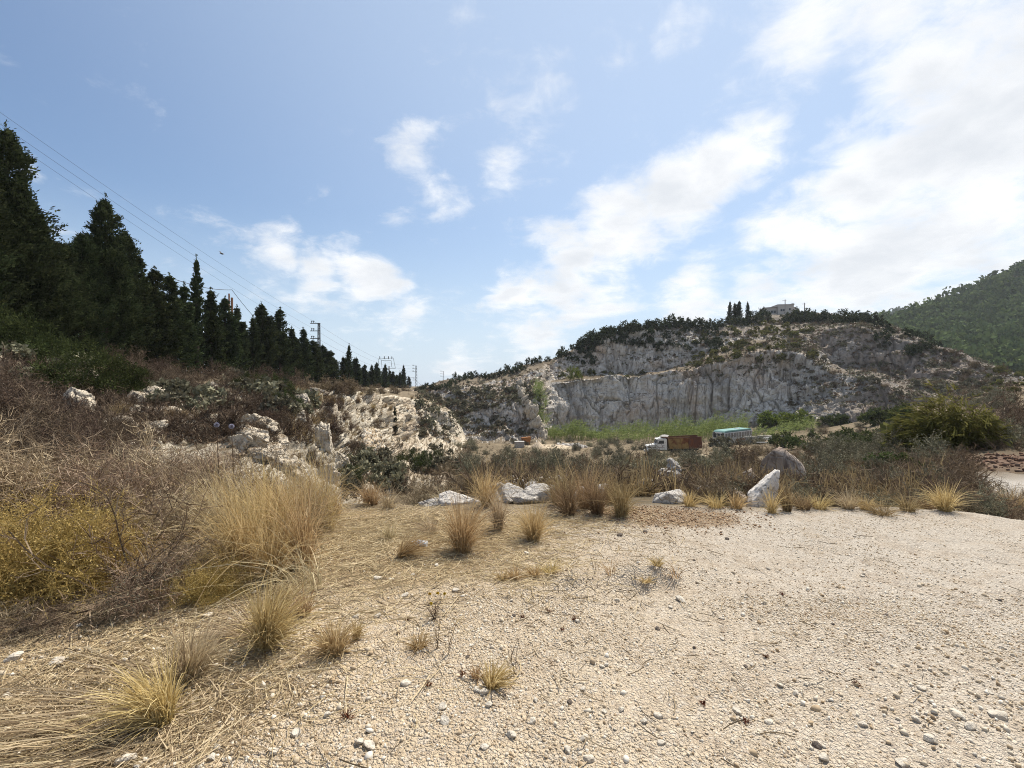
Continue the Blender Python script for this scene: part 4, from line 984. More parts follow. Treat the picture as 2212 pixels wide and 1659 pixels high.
# ------------------------------------------------------------------ dump truck
def part(name, mat, parent, fn, bevel=0.0):
    bm = bmesh.new(); fn(bm)
    if bevel: bmesh.ops.bevel(bm, geom=bm.edges[:], offset=bevel, segments=2, affect='EDGES', clamp_overlap=True)
    return bm_obj(name, bm, mat, parent)
def wheel(parent, x, y, r=.52, w_=.30):
    o = part("wheel", M['black'], parent, lambda bm: cyl(bm, (x, y - w_ / 2, r), (x, y + w_ / 2, r), r, seg=24), .03)
    s = 1 if y > 0 else -1
    def rim(bm):
        cyl(bm, (x, y + s * w_ * .5, r), (x, y + s * (w_ * .5 + .012), r), r * .56, seg=18); cyl(bm, (x, y + s * w_ * .5, r), (x, y + s * (w_ * .5 + .07), r), r * .2, seg=10)
    part("rim", M['steel'], o, rim); return o
tp = at(1452, 75); TR = empty("dump_truck", tp, R(173.5))
TR.rotation_euler = (0, R(2.2), R(173.5))
tag(TR, "derelict dump truck with white bonneted cab and rusty tipper body", "truck")
part("chassis", M['steel'], TR, lambda bm: [bx(bm, (-.2, s * .42, .88), (7.6, .12, .24)) for s in (-1, 1)] + [bx(bm, (x_, 0, .86), (.12, .8, .18)) for x_ in (-3.6, -2, -.4, 1.2, 3)])
part("hood", M['white'], TR, lambda bm: prism(bm, [(2.5, 1.05), (4.08, 1.0), (4.14, 1.58), (3.95, 1.72), (2.5, 1.98)], -.82, .82), .04)
part("grille", M['black'], TR, lambda bm: bx(bm, (4.15, 0, 1.27), (.06, 1.05, .66)))
part("bumper", M['white'], TR, lambda bm: bx(bm, (4.2, 0, .78), (.16, 2.2, .24), bevel=.03))
for s in (-1, 1):
    part("headlight", M['dullglass'], TR, lambda bm: cyl(bm, (4.1, s * .72, 1.2), (4.19, s * .72, 1.2), .13, seg=14))
    arch = [(2.45, .72), (2.45, 1.12), (2.75, 1.34), (3.9, 1.30), (4.1, 1.1), (4.1, .75), (3.96, .78), (3.80, 1.02), (3.55, 1.14), (3.2, 1.14), (2.95, 1.02), (2.72, .72)]
    part("fender", M['white'], TR, lambda bm: prism(bm, arch, s * .83 if s < 0 else .83, s * 1.2 if s < 0 else 1.2))
    part("hood_vent", M['black'], TR, lambda bm: bx(bm, (3.65, s * .825, 1.50), (.55, .02, .11)))
CABO = [(.95, .98), (.95, 2.72), (1.08, 2.84), (2.12, 2.80), (2.30, 2.66), (2.62, 1.98), (2.62, .98)]
cabp = part("cab", M['white'], TR, lambda bm: prism(bm, CABO, -1.08, 1.08), .04)
part("windshield", M['glass'], cabp, lambda bm: bx(bm, (2.485, 0, 2.31), (.035, 1.84, .58), Matrix.Rotation(R(-25), 3, 'Y')))
part("sun_visor", M['white'], cabp, lambda bm: bx(bm, (2.36, 0, 2.74), (.30, 1.9, .035), Matrix.Rotation(R(12), 3, 'Y')))
for s in (-1, 1):
    part("side_window", M['glass'], cabp, lambda bm: prism(bm, [(1.42, 2.02), (1.42, 2.52), (2.12, 2.52), (2.32, 2.02)], s * 1.085 - .01, s * 1.085 + .01))
    dr_ = part("door", M['white'], TR, lambda bm: prism(bm, [(1.34, 1.05), (1.34, 1.97), (2.42, 1.97), (2.42, 1.05)], s * 1.09 - .015, s * 1.09 + .015))
    part("handle", M['black'], dr_, lambda bm: bx(bm, (1.46, s * 1.12, 1.75), (.16, .04, .05)))
    part("mirror", M['black'], TR, lambda bm: [bx(bm, (2.42, s * 1.35, 2.2), (.06, .2, .42)), bx(bm, (2.42, s * 1.2, 2.42), (.04, .3, .04))])
    part("stripe", M['maroon'], TR, lambda bm: [bx(bm, (3.1, s * .84, 1.40), (1.5, .012, .05)), bx(bm, (1.9, s * 1.112, 1.46), (1.05, .012, .06), Matrix.Rotation(R(0), 3, 'Y')), bx(bm, (1.72, s * 1.112, 1.72), (.07, .012, .45), Matrix.Rotation(R(28), 3, 'Y'))])
part("beacon", M['dullglass'], TR, lambda bm: [cyl(bm, (2.1, y_, 2.8), (2.1, y_, 2.95), .06, seg=8) for y_ in (-.7, .7)])
bed = part("tipper_body", M['tipper'], TR, lambda bm: [prism(bm, [(.62, 1.22), (.78, 2.86), (-3.2, 2.95), (-3.2, 1.22)], y_ - .03, y_ + .03) for y_ in (-1.17, 1.17)] + [bx(bm, (-1.85, 0, 1.2), (4.9, 2.3, .08)), bx(bm, (.70, 0, 2.06), (.07, 2.3, 1.66), Matrix.Rotation(R(5.5), 3, 'Y'))])
for i in range(7):
    xb = .52 - i * .58
    for s in (-1, 1): part("rib", M['tipper'] if i < 5 else M['rust'], bed, lambda bm: prism(bm, [(xb, 1.2), (xb - .14, 1.2), (xb - .02 + .18 * (i == 0), 2.8), (xb + .12 + .18 * (i == 0), 2.8)], s * 1.25 - .05, s * 1.25 + .05))
for s in (-1, 1):
    part("rear_panel", M['rust'], TR, lambda bm: prism(bm, [(-2.35, 1.16), (-2.5, 2.99), (-4.32, 3.02), (-4.36, 1.35), (-4.1, 1.16)], s * 1.22 - .03, s * 1.22 + .03))
    part("top_rail", M['rust'], TR, lambda bm: bx(bm, (-1.85, s * 1.2, 2.92), (5.0, .14, .10), Matrix.Rotation(R(1.3), 3, 'Y')))
part("tailgate", M['rust'], TR, lambda bm: bx(bm, (-4.3, 0, 2.05), (.07, 2.36, 1.6)))
part("cab_guard", M['rust'], TR, lambda bm: [bx(bm, (1.1, 0, 2.96), (.9, 2.2, .05)), bx(bm, (.82, 0, 1.9), (.06, 2.1, 1.7))])
tb = rock_mesh("tarp", 12, (1.5, 1.1, .36), 3, 10, .2, M['tarp']); to_ = obj("rolled_tarpaulin", tb, None)
to_.parent = TR; to_.location = (1.2, .3, 3.12)
for x_, y_ in ((3.35, 1.0), (3.35, -1.0), (-2.75, .98), (-2.75, -.98), (-1.5, .98), (-1.5, -.98)): wheel(TR, x_, y_, .5, .3 if x_ > 0 else .48)
part("fuel_tank", M['steel'], TR, lambda bm: cyl(bm, (-.5, .75, .85), (.4, .75, .85), .3, seg=14))

# ------------------------------------------------------------------ bus
bp = at(1583, 88); BUS = empty("bus", bp, R(215.5)); tag(BUS, "abandoned white bus with faded teal roof and red side stripe", "bus")
bl, bw_ = 9.6, 1.18
body = part("body", M['white'], BUS, lambda bm: [bx(bm, (0, 0, 1.02), (bl, 2 * bw_, 1.0), bevel=.05), bx(bm, (-.1, 0, 2.42), (bl - .2, 2 * bw_, .16))])
for i in range(11):
    xp = -bl / 2 + .08 + i * (bl - .16) / 10
    for s in (-1, 1): part("pillar", M['white'], body, lambda bm: bx(bm, (xp, s * (bw_ - .04), 1.93), (.13, .08, .82)))
for i in range(10):
    xw = -bl / 2 + .08 + (i + .5) * (bl - .16) / 10
    for s in (-1, 1): part("window", M['dullglass'], BUS, lambda bm: bx(bm, (xw, s * (bw_ - .07), 1.93), ((bl - .16) / 10 - .14, .03, .81)))
part("roof", M['teal'], BUS, lambda bm: prism(bm, [(-4.75, 2.5), (-4.62, 2.78), (-4.3, 2.86), (3.9, 2.86), (4.5, 2.80), (4.78, 2.5)], -1.16, 1.16), .09)
part("front_panel", M['white'], BUS, lambda bm: [bx(bm, (4.81, 0, .95), (.06, 2.3, .9)), bx(bm, (4.80, 0, 2.42), (.08, 2.3, .22))] + [bx(bm, (4.80, y_, 1.9), (.07, .09, .9)) for y_ in (-1.12, -.37, .37, 1.12)])
for y_ in (-.745, 0, .745): part("windshield", M['glass'], BUS, lambda bm: bx(bm, (4.79, y_, 1.92), (.03, .64, .80)))
part("destination_board", M['glass'], BUS, lambda bm: [bx(bm, (4.86, y_, 2.44), (.03, .35, .16)) for y_ in (-.85, .85)])
for s in (-1, 1): part("stripe", M['red'], BUS, lambda bm: bx(bm, (-1.2, s * (bw_ + .012), .98), (4.4, .02, .42)))
part("roof_hatch", M['white'], BUS, lambda bm: bx(bm, (-1.5, 0, 2.9), (.7, .7, .08)))
for x_, y_ in ((3.0, 1.0), (3.0, -1.0), (-2.8, 1.0), (-2.8, -1.0)): wheel(BUS, x_, y_, .48, .28)

# ------------------------------------------------------------------ scrap and heaps on the pit floor
def thing_mesh(name, me, loc, label, cat, rz=0, group=None):
    o = obj(name, me); o.location = loc; o.rotation_euler = (0, 0, rz); return tag(o, label, cat, group)
sp0 = at(1136, 94); sc_ = empty("scrap_hopper", sp0, .3); tag(sc_, "rusty orange scrap hopper standing before the reeds", "scrap")
part("hopper", M['orange'], sc_, lambda bm: prism(bm, [(-.8, 1.05), (-.9, 1.5), (.95, 1.62), (.8, .7), (.2, .6)], -.5, .5))
for x_, y_ in ((-.6, -.4), (.6, -.4), (-.6, .4), (.6, .4)): part("leg", M['orange'], sc_, lambda bm: bx(bm, (x_, y_, .42), (.1, .1, 1.0)))
hb = at(1122, 88); hx = empty("concrete_box", hb, .1); tag(hx, "weathered grey concrete box beside the rusty orange scrap", "box")
part("wall", M['concrete'], hx, lambda bm: bx(bm, (0, 0, .5), (1.75, 1.3, 1.1), bevel=.06)); part("lid", M['concrete'], hx, lambda bm: bx(bm, (0, 0, 1.09), (1.85, 1.4, .09), bevel=.02))
def mound(seed, rx, ry, h, peak=1.0):
    n_, k = 40, 14; a = np.linspace(0, 2 * math.pi, n_, endpoint=False); V = []
    for i in range(k):
        s = i / (k - 1)
        for t_ in a: V.append((rx * s * math.cos(t_), ry * s * math.sin(t_), h * (1 - s) ** peak - .25 * (s > .98)))
    V = np.array(V); V[:, 2] += .12 * h * fbm(V * 1.4 + seed, 3, .5, seed)
    i = np.arange(n_ * k).reshape(k, n_); j = np.roll(i, -1, 1)
    return mesh_np("mound", V, quads=np.stack([i[:-1], i[1:], j[1:], j[:-1]], -1).reshape(-1, 4), mat=M['sand'], smooth=True)
thing_mesh("sand_pile", mound(3, 1.5, 1.3, 1.25), at(1162, 90), "small conical pile of pale sand beside the grey box", "sand pile")
thing_mesh("sand_pile", mound(8, 3.2, 1.6, .55, .8), at(1205, 91), "long low pile of pale sand in front of the rubble", "sand pile")
RB = [rock_mesh("rock", 700 + i, (1, .85, .7), 3, 9, .07, M['boulder']) for i in range(8)]
def small_rock(u, d, size, label, group, sink=.35, name="rock", mesh=None, z=None):
    p = at(u, d); me = mesh or RB[rnd.randrange(8)]
    o = obj(name, me); o.location = (p.x, p.y, p.z + size * .35 * (1 - sink)) if z is None else (p.x, p.y, z)
    o.scale = (size, size, size); o.rotation_euler = (rnd.uniform(-.4, .4), rnd.uniform(-.4, .4), rnd.uniform(0, 6.28))
    tag(o, None, "rock", group); reg(o, label, u, pix(o.location)[1]); return o
for i in range(26): small_rock(1208 + i * 1.55 + rnd.uniform(-3, 3), 93 + rnd.uniform(-1.5, 1.5), rnd.uniform(.5, 1.0), "pale block of the rubble heap", "blocks of the rubble heap")
for i in range(10): small_rock(1248 + rnd.uniform(0, 18), 89 + rnd.uniform(-1.5, 1.5), rnd.uniform(.5, 1.1), "white block right of the sand", "white blocks at the sand's edge")
for i in range(9):
    p = at(1645 + i * 6 + rnd.uniform(-4, 4), 80 + rnd.uniform(-3, 3)); bm = bmesh.new(); bx(bm, (0, 0, .5 + .12 * (i % 4)), (rnd.uniform(1.6, 3.0), .22, .09))
    o = bm_obj("plank", bm, M['white']); o.location = p; o.rotation_euler = (0, R(rnd.uniform(-6, 6)), R(rnd.uniform(-25, 25))); tag(o, None, "plank", "discarded white planks behind the bus"); reg(o, "discarded white plank", *pix(p))
bm = bmesh.new(); bx(bm, (0, 0, .9), (5.0, .5, .5)); bx(bm, (1.0, 0, 1.25), (2.6, .7, .16)); bx(bm, (-1.8, 0, .4), (.3, .5, .9)); bx(bm, (1.9, 0, .4), (.3, .5, .9))
o = bm_obj("rubble_wall", bm, M['concrete']); o.location = at(1640, 84); tag(o, "low broken concrete wall behind the bus", "wall", None, "thing")

# ------------------------------------------------------------------ poles and wires
def lattice(name, u, vtop, d, label, arms=3, hgt=None, wdt=.46, arm=1.35, brk=True, group="lattice power poles"):
    x = (u - U0) / F * d; zt = zof(vtop, d); zb = drop(x, d, True); h = zt - zb
    o = empty(name, (x, d, zb), 0); tag(o, label, "power pole", group)
    for sx in (-1, 1):
        for sy in (-1, 1): part("leg", M['steel'], o, lambda bm: cyl(bm, (sx * wdt * .62, sy * wdt * .5, -.3), (sx * wdt * .3, sy * wdt * .3, h), .05, seg=6))
    def zig(bm):
        k = int(h / .75)
        for i in range(k):
            a, b = i / k, (i + 1) / k; wa, wb = wdt * (.62 - .32 * a), wdt * (.62 - .32 * b); s = 1 if i % 2 else -1
            for y_ in (-.3, .3): cyl(bm, (s * wa, y_ * wdt, a * h), (-s * wb, y_ * wdt, b * h), .028, seg=5)
    part("bracing", M['steel'], o, zig)
    ends = []
    for k in range(arms):
        za = h - .04 - k * h_step(h)
        ar = part("crossarm", M['steel'], o, lambda bm: bx(bm, (-arm / 2, 0, za), (arm + .5, .14, .12)))
        for q in (0, 1): part("insulator", M['steel'], ar, lambda bm: [cyl(bm, (-arm + .02 + q * .36, 0, za + .06), (-arm + .02 + q * .36, 0, za + .34), .06, seg=8), cyl(bm, (-arm + .02 + q * .36, 0, za + .34), (-arm + .02 + q * .36, 0, za + .48), .15, .10, seg=10)])
        ends.append(Vector((x - arm + .2, d, zb + za + .5)))
    if brk:
        zk = h - h_step(h) * (arms + 1.2)
        part("bracket", M['steel'], o, lambda bm: [bx(bm, (-arm * .45, 0, zk), (arm, .1, .1)), bx(bm, (-arm * .45, 0, zk - 1.15), (arm, .1, .1)), bx(bm, (-arm * .92, 0, zk - .6), (.09, .09, 1.7))])
        ends.append(Vector((x - arm * .92, d, zb + zk + .2)))
    return ends
def h_step(h): return h * .125 * (11.0 / 11.0)
e1 = lattice("power_pole", 689, 698, 86, "dark lattice power pole standing above the cypress row")
e2 = lattice("power_pole", 899, 790, 235, "slender lattice power pole beyond the end of the cypress row", 3, None, .8, 1.7)
e3 = lattice("power_pole", 958, 802, 330, "farthest lattice power pole on the skyline", 3, None, .7, 2.0, False)
fx = (835 - U0) / F * 172; fz = drop(fx, 172, True); fr = empty("switch_frame", (fx, 172, fz), .2); tag(fr, "wire-framed electrical switch gear on a pale post above the cypresses", "power pole")
ft_ = zof(770, 172) - fz
part("post", M['concrete'], fr, lambda bm: cyl(bm, (.9, 0, -.3), (.9, 0, ft_ - 3.6), .28, .22))
part("frame", M['steel'], fr, lambda bm: [cyl(bm, a, b, .06, seg=6) for a, b in (((-2.6, 0, ft_ - 4.6), (-3.0, 0, ft_ - 1)), ((-3.0, 0, ft_ - 1), (2.4, 0, ft_ - .5)), ((2.4, 0, ft_ - .5), (3.2, 0, ft_ - 4.4)), ((-2.6, 0, ft_ - 4.6), (3.2, 0, ft_ - 4.4)), ((-1.7, .9, ft_ - 4.2), (-1.9, .9, ft_ - 1.4)), ((-1.9, .9, ft_ - 1.4), (1.6, .9, ft_ - 1.4)), ((1.6, .9, ft_ - 1.4), (1.8, .9, ft_ - 3.8)))])
for x_ in (-2.4, -.8, .7, 1.9): part("insulator", M['steel'], fr, lambda bm: cyl(bm, (x_, 0, ft_ - .9), (x_, 0, ft_ + .1), .16, .1, seg=8))
pw = (501 - U0) / F * 58; pz = drop(pw, 58); po = empty("wooden_pole", (pw, 58, pz), 0); tag(po, "brown wooden pole between the cypress tops", "pole")
part("shaft", M['poleWood'], po, lambda bm: cyl(bm, (0, 0, -.3), (0, 0, zof(643, 58) - pz), .16, .13, seg=12)); part("brace", M['poleWood'], po, lambda bm: bx(bm, (-.35, 0, zof(655, 58) - pz), (.14, .14, 2.4)))
def wire(a, b, sag, r, label, n=24):
    a, b = Vector(a), Vector(b); pts = [a.lerp(b, i / n) - Vector((0, 0, sag * 4 * (i / n) * (1 - i / n))) for i in range(n + 1)]
    T_ = np.array(pts); d_ = np.gradient(T_, axis=0); d_ = unit(d_); s1 = unit(np.cross(d_, np.array([0, 0, 1.]))); s2 = np.cross(s1, d_)
    V = np.stack([T_ + s1 * r, T_ + s2 * r, T_ - s1 * r, T_ - s2 * r], 1); ii = np.arange(len(T_) * 4).reshape(-1, 4); jj = np.roll(ii, -1, 1)
    me = mesh_np("wire", V.reshape(-1, 3), quads=np.stack([ii[:-1], jj[:-1], jj[1:], ii[1:]], -1).reshape(-1, 4), mat=M['wire'], smooth=True)
    o = obj("overhead_wire", me); tag(o, label, "wire", "overhead wires"); return o
def P(u, v, d): return Vector(((u - U0) / F * d, d, zof(v, d)))
wl = ["uppermost power wire crossing the sky to the lattice pole", "middle power wire crossing the sky to the lattice pole", "lowest thin power wire passing behind the broad cypress"]
for k, (u, v) in enumerate(((-60, 200), (-60, 226), (-60, 248))): wire(P(u, v, 30), e1[k], .6, .011 if k < 2 else .010, wl[k])
for k in range(3): wire(e1[k], e2[k], 3.0, .016, ["upper", "middle", "lower"][k] + " wire running from the lattice pole to the slender far pole")
wire(P(380, 604, 45), P(501, 626, 58), .3, .03, "black cable entering the wooden pole from the near cypresses")
wire(P(501, 626, 58), e1[3], 2.0, .035, "thick black cable sagging from the wooden pole to the lattice pole")
wire(e1[3], P(835, 808, 172), 3.5, .05, "black cable descending right of the lattice pole")
wire(P(862, 800, 200), e2[3], 1.0, .05, "cable rising to the slender far pole"); wire(e2[3], e3[2] - Vector((0, 0, 4)), 5, .06, "cable sagging between the two farthest poles")
# ------------------------------------------------------------------ house on the crest
hd = 192.0; hx0 = (1690 - U0) / F * hd; hz = max(drop(hx0, hd), zof(672, hd)) - 1.6
ho = empty("hilltop_house", (hx0, hd, hz), R(-6)); tag(ho, "flat-roofed pale concrete house on the hill crest", "house")
part("wall", M['house'], ho, lambda bm: [bx(bm, (1.4, 3, 1.9), (6.2, 6, 4.6)), bx(bm, (-3.9, 3.4, 1.4), (4.6, 5, 3.6)), bx(bm, (5.3, 3.6, 1.6), (1.6, 4, 3.4))])
part("roof", M['concrete'], ho, lambda bm: [bx(bm, (1.4, 3, 4.3), (6.6, 6.4, .2)), bx(bm, (-3.9, 3.2, 3.32), (5.4, 5.6, .26), Matrix.Rotation(R(-4), 3, 'Y')), bx(bm, (5.3, 3.6, 3.38), (1.9, 4.4, .18))])
for x_, z_, w_, h_ in ((.1, 2.0, 1.6, .9), (3.0, 2.3, .75, .9), (-3.2, 1.5, 2.0, 1.0)):
    f_ = part("window", M['glass'], ho, lambda bm: bx(bm, (x_, (.0 if x_ > -2 else .9) - .01, z_), (w_, .1, h_))); part("frame", M['white'], f_, lambda bm: bx(bm, (x_, (.0 if x_ > -2 else .9) - .07, z_), (.07, .06, h_)))
part("parapet", M['house'], ho, lambda bm: [bx(bm, (4.2, 3, 4.55), (.9, 6, .35))])
for u, vt, lb in ((1696, 647, "grey power post in front of the hilltop house"), (1738, 654, "short grey post right of the hilltop house")):
    x_ = (u - U0) / F * 188; zb = drop(x_, 188); o = empty("power_post", (x_, 188, zb)); tag(o, lb, "post"); hh_ = zof(vt, 188) - zb
    part("shaft", M['concrete'], o, lambda bm: cyl(bm, (0, 0, -.3), (0, 0, hh_), .2, .14, seg=8)); part("crossarm", M['steel'], o, lambda bm: bx(bm, (-.3, 0, hh_ - .5), (1.6, .12, .12)))
kd = 900; kx = (1945 - U0) / F * kd; kb = empty("knoll_building", (kx, kd, zof(678, kd) - 3)); tag(kb, "small hazy building on top of the distant knoll", "house")
part("wall", M['house'], kb, lambda bm: [bx(bm, (0, 0, 6), (13, 10, 14)), bx(bm, (-10, 2, 3), (10, 8, 8))]); part("roof", M['concrete'], kb, lambda bm: bx(bm, (0, 0, 13.3), (15, 12, 1.0)))
for x_ in (-3.4, 0, 3.4): part("window", M['glass'], kb, lambda bm: bx(bm, (x_, -5.05, 9), (1.8, .2, 2.6)))
# bird
bm = bmesh.new(); pb = P(478, 548, 60)
for s in (-1, 1):
    a = [bm.verts.new(v_) for v_ in ((.18, 0, 0), (-.12, 0, 0), (-.16, s * .35, .16), (.06, s * .38, .18), (-.05, s * .75, .05))]
    bm.faces.new((a[0], a[1], a[2], a[3])); bm.faces.new((a[3], a[2], a[4]))
bmesh.ops.create_icosphere(bm, subdivisions=1, radius=.5, matrix=Matrix.Diagonal((.55, .14, .14, 1)))
bo = bm_obj("bird", bm, M['steel']); bo.location = pb; bo.rotation_euler = (.5, .2, 1.2); tag(bo, "small dark bird gliding below the power wires", "bird")

# ------------------------------------------------------------------ boulders
def boulder(u, d, w_, h_, label, seed, mat='boulder', sink=.25, rot=(0, 0, 0), dep=.8, planes=11, rough=.07, sub=5, name="boulder", group=None, z=None, sharp=1.0):
    W = w_ / F * d; Hh = h_ / F * d; p = at(u, d)
    me = rock_mesh(name, seed, (W * 1.12, W * dep, Hh * 1.15), sub, planes, rough, M[mat])
    o = obj(name, me); o.location = (p.x, p.y, p.z + Hh * (.5 - sink) if z is None else z); o.rotation_euler = tuple(R(a) for a in rot)
    tag(o, label, "rock", group); return o
def sculpt(o, fn):
    for v_ in o.data.vertices: v_.co = fn(v_.co.copy())
bg_ = boulder(1680, 12, 80, 90, "big brown-stained boulder with a sloping top at the pit edge", 31, 'brown_boulder', .12, (0, 0, 0), .7, 14, .05)
sculpt(bg_, lambda c: Vector((c.x, c.y, c.z * (1 - .32 * max(0, c.x / .5)) if c.z > 0 else c.z)))
sl_ = boulder(1647, 6.25, 64, 70, "speckled white rock leaning at the edge of the gravel", 44, 'speckled', .12, (0, 0, 8), .7, 10, .14)
sculpt(sl_, lambda c: Vector((c.x * (1 - .6 * (c.z + .2)) + c.z * .5, c.y, c.z)))
wr = boulder(1442, 6.5, 62, 42, "wedge-shaped pale grey rock on the gravel edge", 52, 'boulder', .2, (4, 0, 10), .6, 8, .04)
sculpt(wr, lambda c: Vector((c.x + (c.z) * .35, c.y, c.z * (.55 + .9 * max(0, c.x + .2)))))
boulder(1397, 8.2, 42, 36, "flat-topped cream rock behind the wedge-shaped one", 61, 'boulder', .2, (0, 14, 0), .8, 7, .03)
boulder(1575, 7.2, 60, 40, "half-buried grey rock left of the speckled rock", 63, 'boulder', .35, (0, -8, 20))
boulder(1527, 7.2, 44, 34, "low grey rock in the dry grass behind the gravel edge", 64, 'boulder', .35)
boulder(1612, 8.4, 48, 62, "upright brown-grey rock between the speckled rock and the big boulder", 66, 'brown_boulder', .25, (0, 18, 30))
boulder(1592, 6.7, 34, 26, "dark-shadowed rock beside the speckled rock", 67, 'brown_boulder', .3)
boulder(988, 6.6, 74, 34, "long flat grey rock at the lip of the yard", 68, 'boulder', .35, (0, 0, 5), .6)
boulder(948, 6.9, 60, 24, "low pale rock left of the long flat one", 69, 'boulder', .35, (0, 5, 20), .6)
for i in range(44):
    f_ = rnd.random(); u = 1454 + rnd.uniform(-36, 36) * (1.05 - f_); d = 13 + rnd.uniform(-.6, .6) * (1 - f_)
    small_rock(u, d, rnd.uniform(.14, .36), "white stone of the small heap", "white stones heaped behind the wedge-shaped rock", z=at(u, d).z + .08 + .62 * f_)
rp = [(1070, 6.7, 34, 26), (1098, 6.5, 30, 20), (1140, 6.9, 34, 26), (1185, 7.0, 40, 30), (1060, 7.8, 30, 24), (1096, 8.0, 34, 26), (1116, 7.6, 30, 22), (1160, 8.4, 36, 26), (1200, 7.6, 36, 28), (1085, 9.2, 30, 22), (1128, 6.5, 60, 28), (1165, 6.6, 64, 46), (1105, 7.0, 48, 40), (1075, 7.4, 50, 44), (1150, 7.6, 40, 36), (1180, 7.8, 44, 34), (1120, 8.2, 42, 34), (1055, 8.4, 40, 32), (1092, 8.8, 44, 30), (1135, 9.2, 46, 32), (1165, 9.4, 38, 30), (1190, 9.0, 38, 30), (1078, 9.8, 40, 24), (1110, 10.4, 44, 26), (1150, 10.6, 50, 26), (1180, 10.8, 50, 24), (1215, 8.4, 46, 40), (1300, 7.4, 40, 36), (1255, 7.0, 46, 30), (1040, 9.4, 34, 24), (1200, 11.2, 36, 24), (1128, 11.6, 40, 22)]
RPM = [rock_mesh("rock", 800 + i, (1, .85, .72), 4, 10, .07, M['boulder']) for i in range(7)]
for i, (u, d, w_, h_) in enumerate(rp):
    o = obj("rock", RPM[i % 7]); s_ = w_ / F * d; p = at(u, d); o.scale = (s_, s_ * .9, h_ / F * d * 1.35); o.location = (p.x, p.y, p.z + h_ / F * d * .32); o.rotation_euler = (0, rnd.uniform(-.25, .25), rnd.uniform(0, 6.28))
    tag(o, None, "rock", "rocks tumbled over the lip of the yard"); reg(o, "tumbled limestone rock", u, pix(o.location)[1])
# bank outcrops
for i, (u, d, w_, h_, lb) in enumerate(((166, 14.5, 80, 58, "flat-faced pale grey block among the dry shrubs"), (318, 18, 92, 56, "low layered grey rock on the bank"), (296, 17, 40, 34, "small white rock beside the layered one"), (458, 26, 34, 26, "small white rock high on the bank"), (368, 16.5, 46, 26, "knobbly white rock at the head of the pale patch"),
        (545, 17.2, 70, 44, "broad fissured grey block of the outcrop below the bank"), (585, 17.6, 62, 52, "highest fissured block of the grey outcrop"), (615, 17.8, 54, 40, "rounded block in the middle of the grey outcrop"), (640, 18.4, 44, 54, "block at the gully end of the grey outcrop"), (515, 16.6, 54, 40, "weathered block at the near end of the outcrop"),
        (560, 16.6, 56, 34, "low front slab of the grey outcrop"), (600, 16.9, 60, 30, "cracked front slab of the grey outcrop"), (632, 17.2, 44, 30, "small front slab beside the gully"), (535, 18.4, 46, 30, "back ledge of the grey outcrop"), (570, 18.8, 52, 34, "upper ledge of the grey outcrop"), (603, 19.2, 44, 30, "upper end ledge of the grey outcrop"),
        (632, 24, 44, 40, "pale rock jutting from the bank above the outcrop"), (650, 26, 34, 50, "leaning pale rock beside the jutting one"), (600, 27, 40, 30, "slanting pale rock under the ivy-green bush"), (684, 40, 40, 18, "flat stone capping the bank at the start of the cream wall"),
        (696, 24, 44, 56, "tall rugged rock at the near corner of the cream wall"), (730, 27, 36, 46, "narrow rugged rock in the gully"), (705, 22, 44, 60, "pale rock low in the gully"), (250, 13.5, 60, 30, "white rock in the pale patch of the bank"), (300, 14, 60, 26, "white ledge in the pale patch of the bank"), (335, 14.6, 44, 26, "end stone of the pale patch"))):
    ob_ = boulder(u, d, w_, h_, lb, 900 + i, 'bank', .3, (0, rnd.uniform(-12, 12), rnd.uniform(-30, 30)), .8, 18, .24, 5)
# the long white rib that edges the central mound
RIB = [rock_mesh("rock", 950 + i, (2.3, 2.0, 3.4), 4, 20, .26, M['bank']) for i in range(4)]
for i in range(15):
    f_ = i / 14; p = hit(1124 + 44 * f_ ** 1.15 + rnd.uniform(-3, 3), 838 + 102 * f_)[0]
    o = obj("rock_rib", RIB[i % 4]); o.location = p; k_ = rnd.uniform(.55, 1.1); o.scale = (k_, k_, k_ * 1.1); o.rotation_euler = (rnd.uniform(-.3, .3), R(22) + rnd.uniform(-.3, .3), rnd.uniform(0, 6.28))
    tag(o, NUM[i].replace("nearest", "topmost") + (" block" if i == 0 else " block from the top") + " of the white rib on the mound edge", "rock", "blocks of the white rock rib")
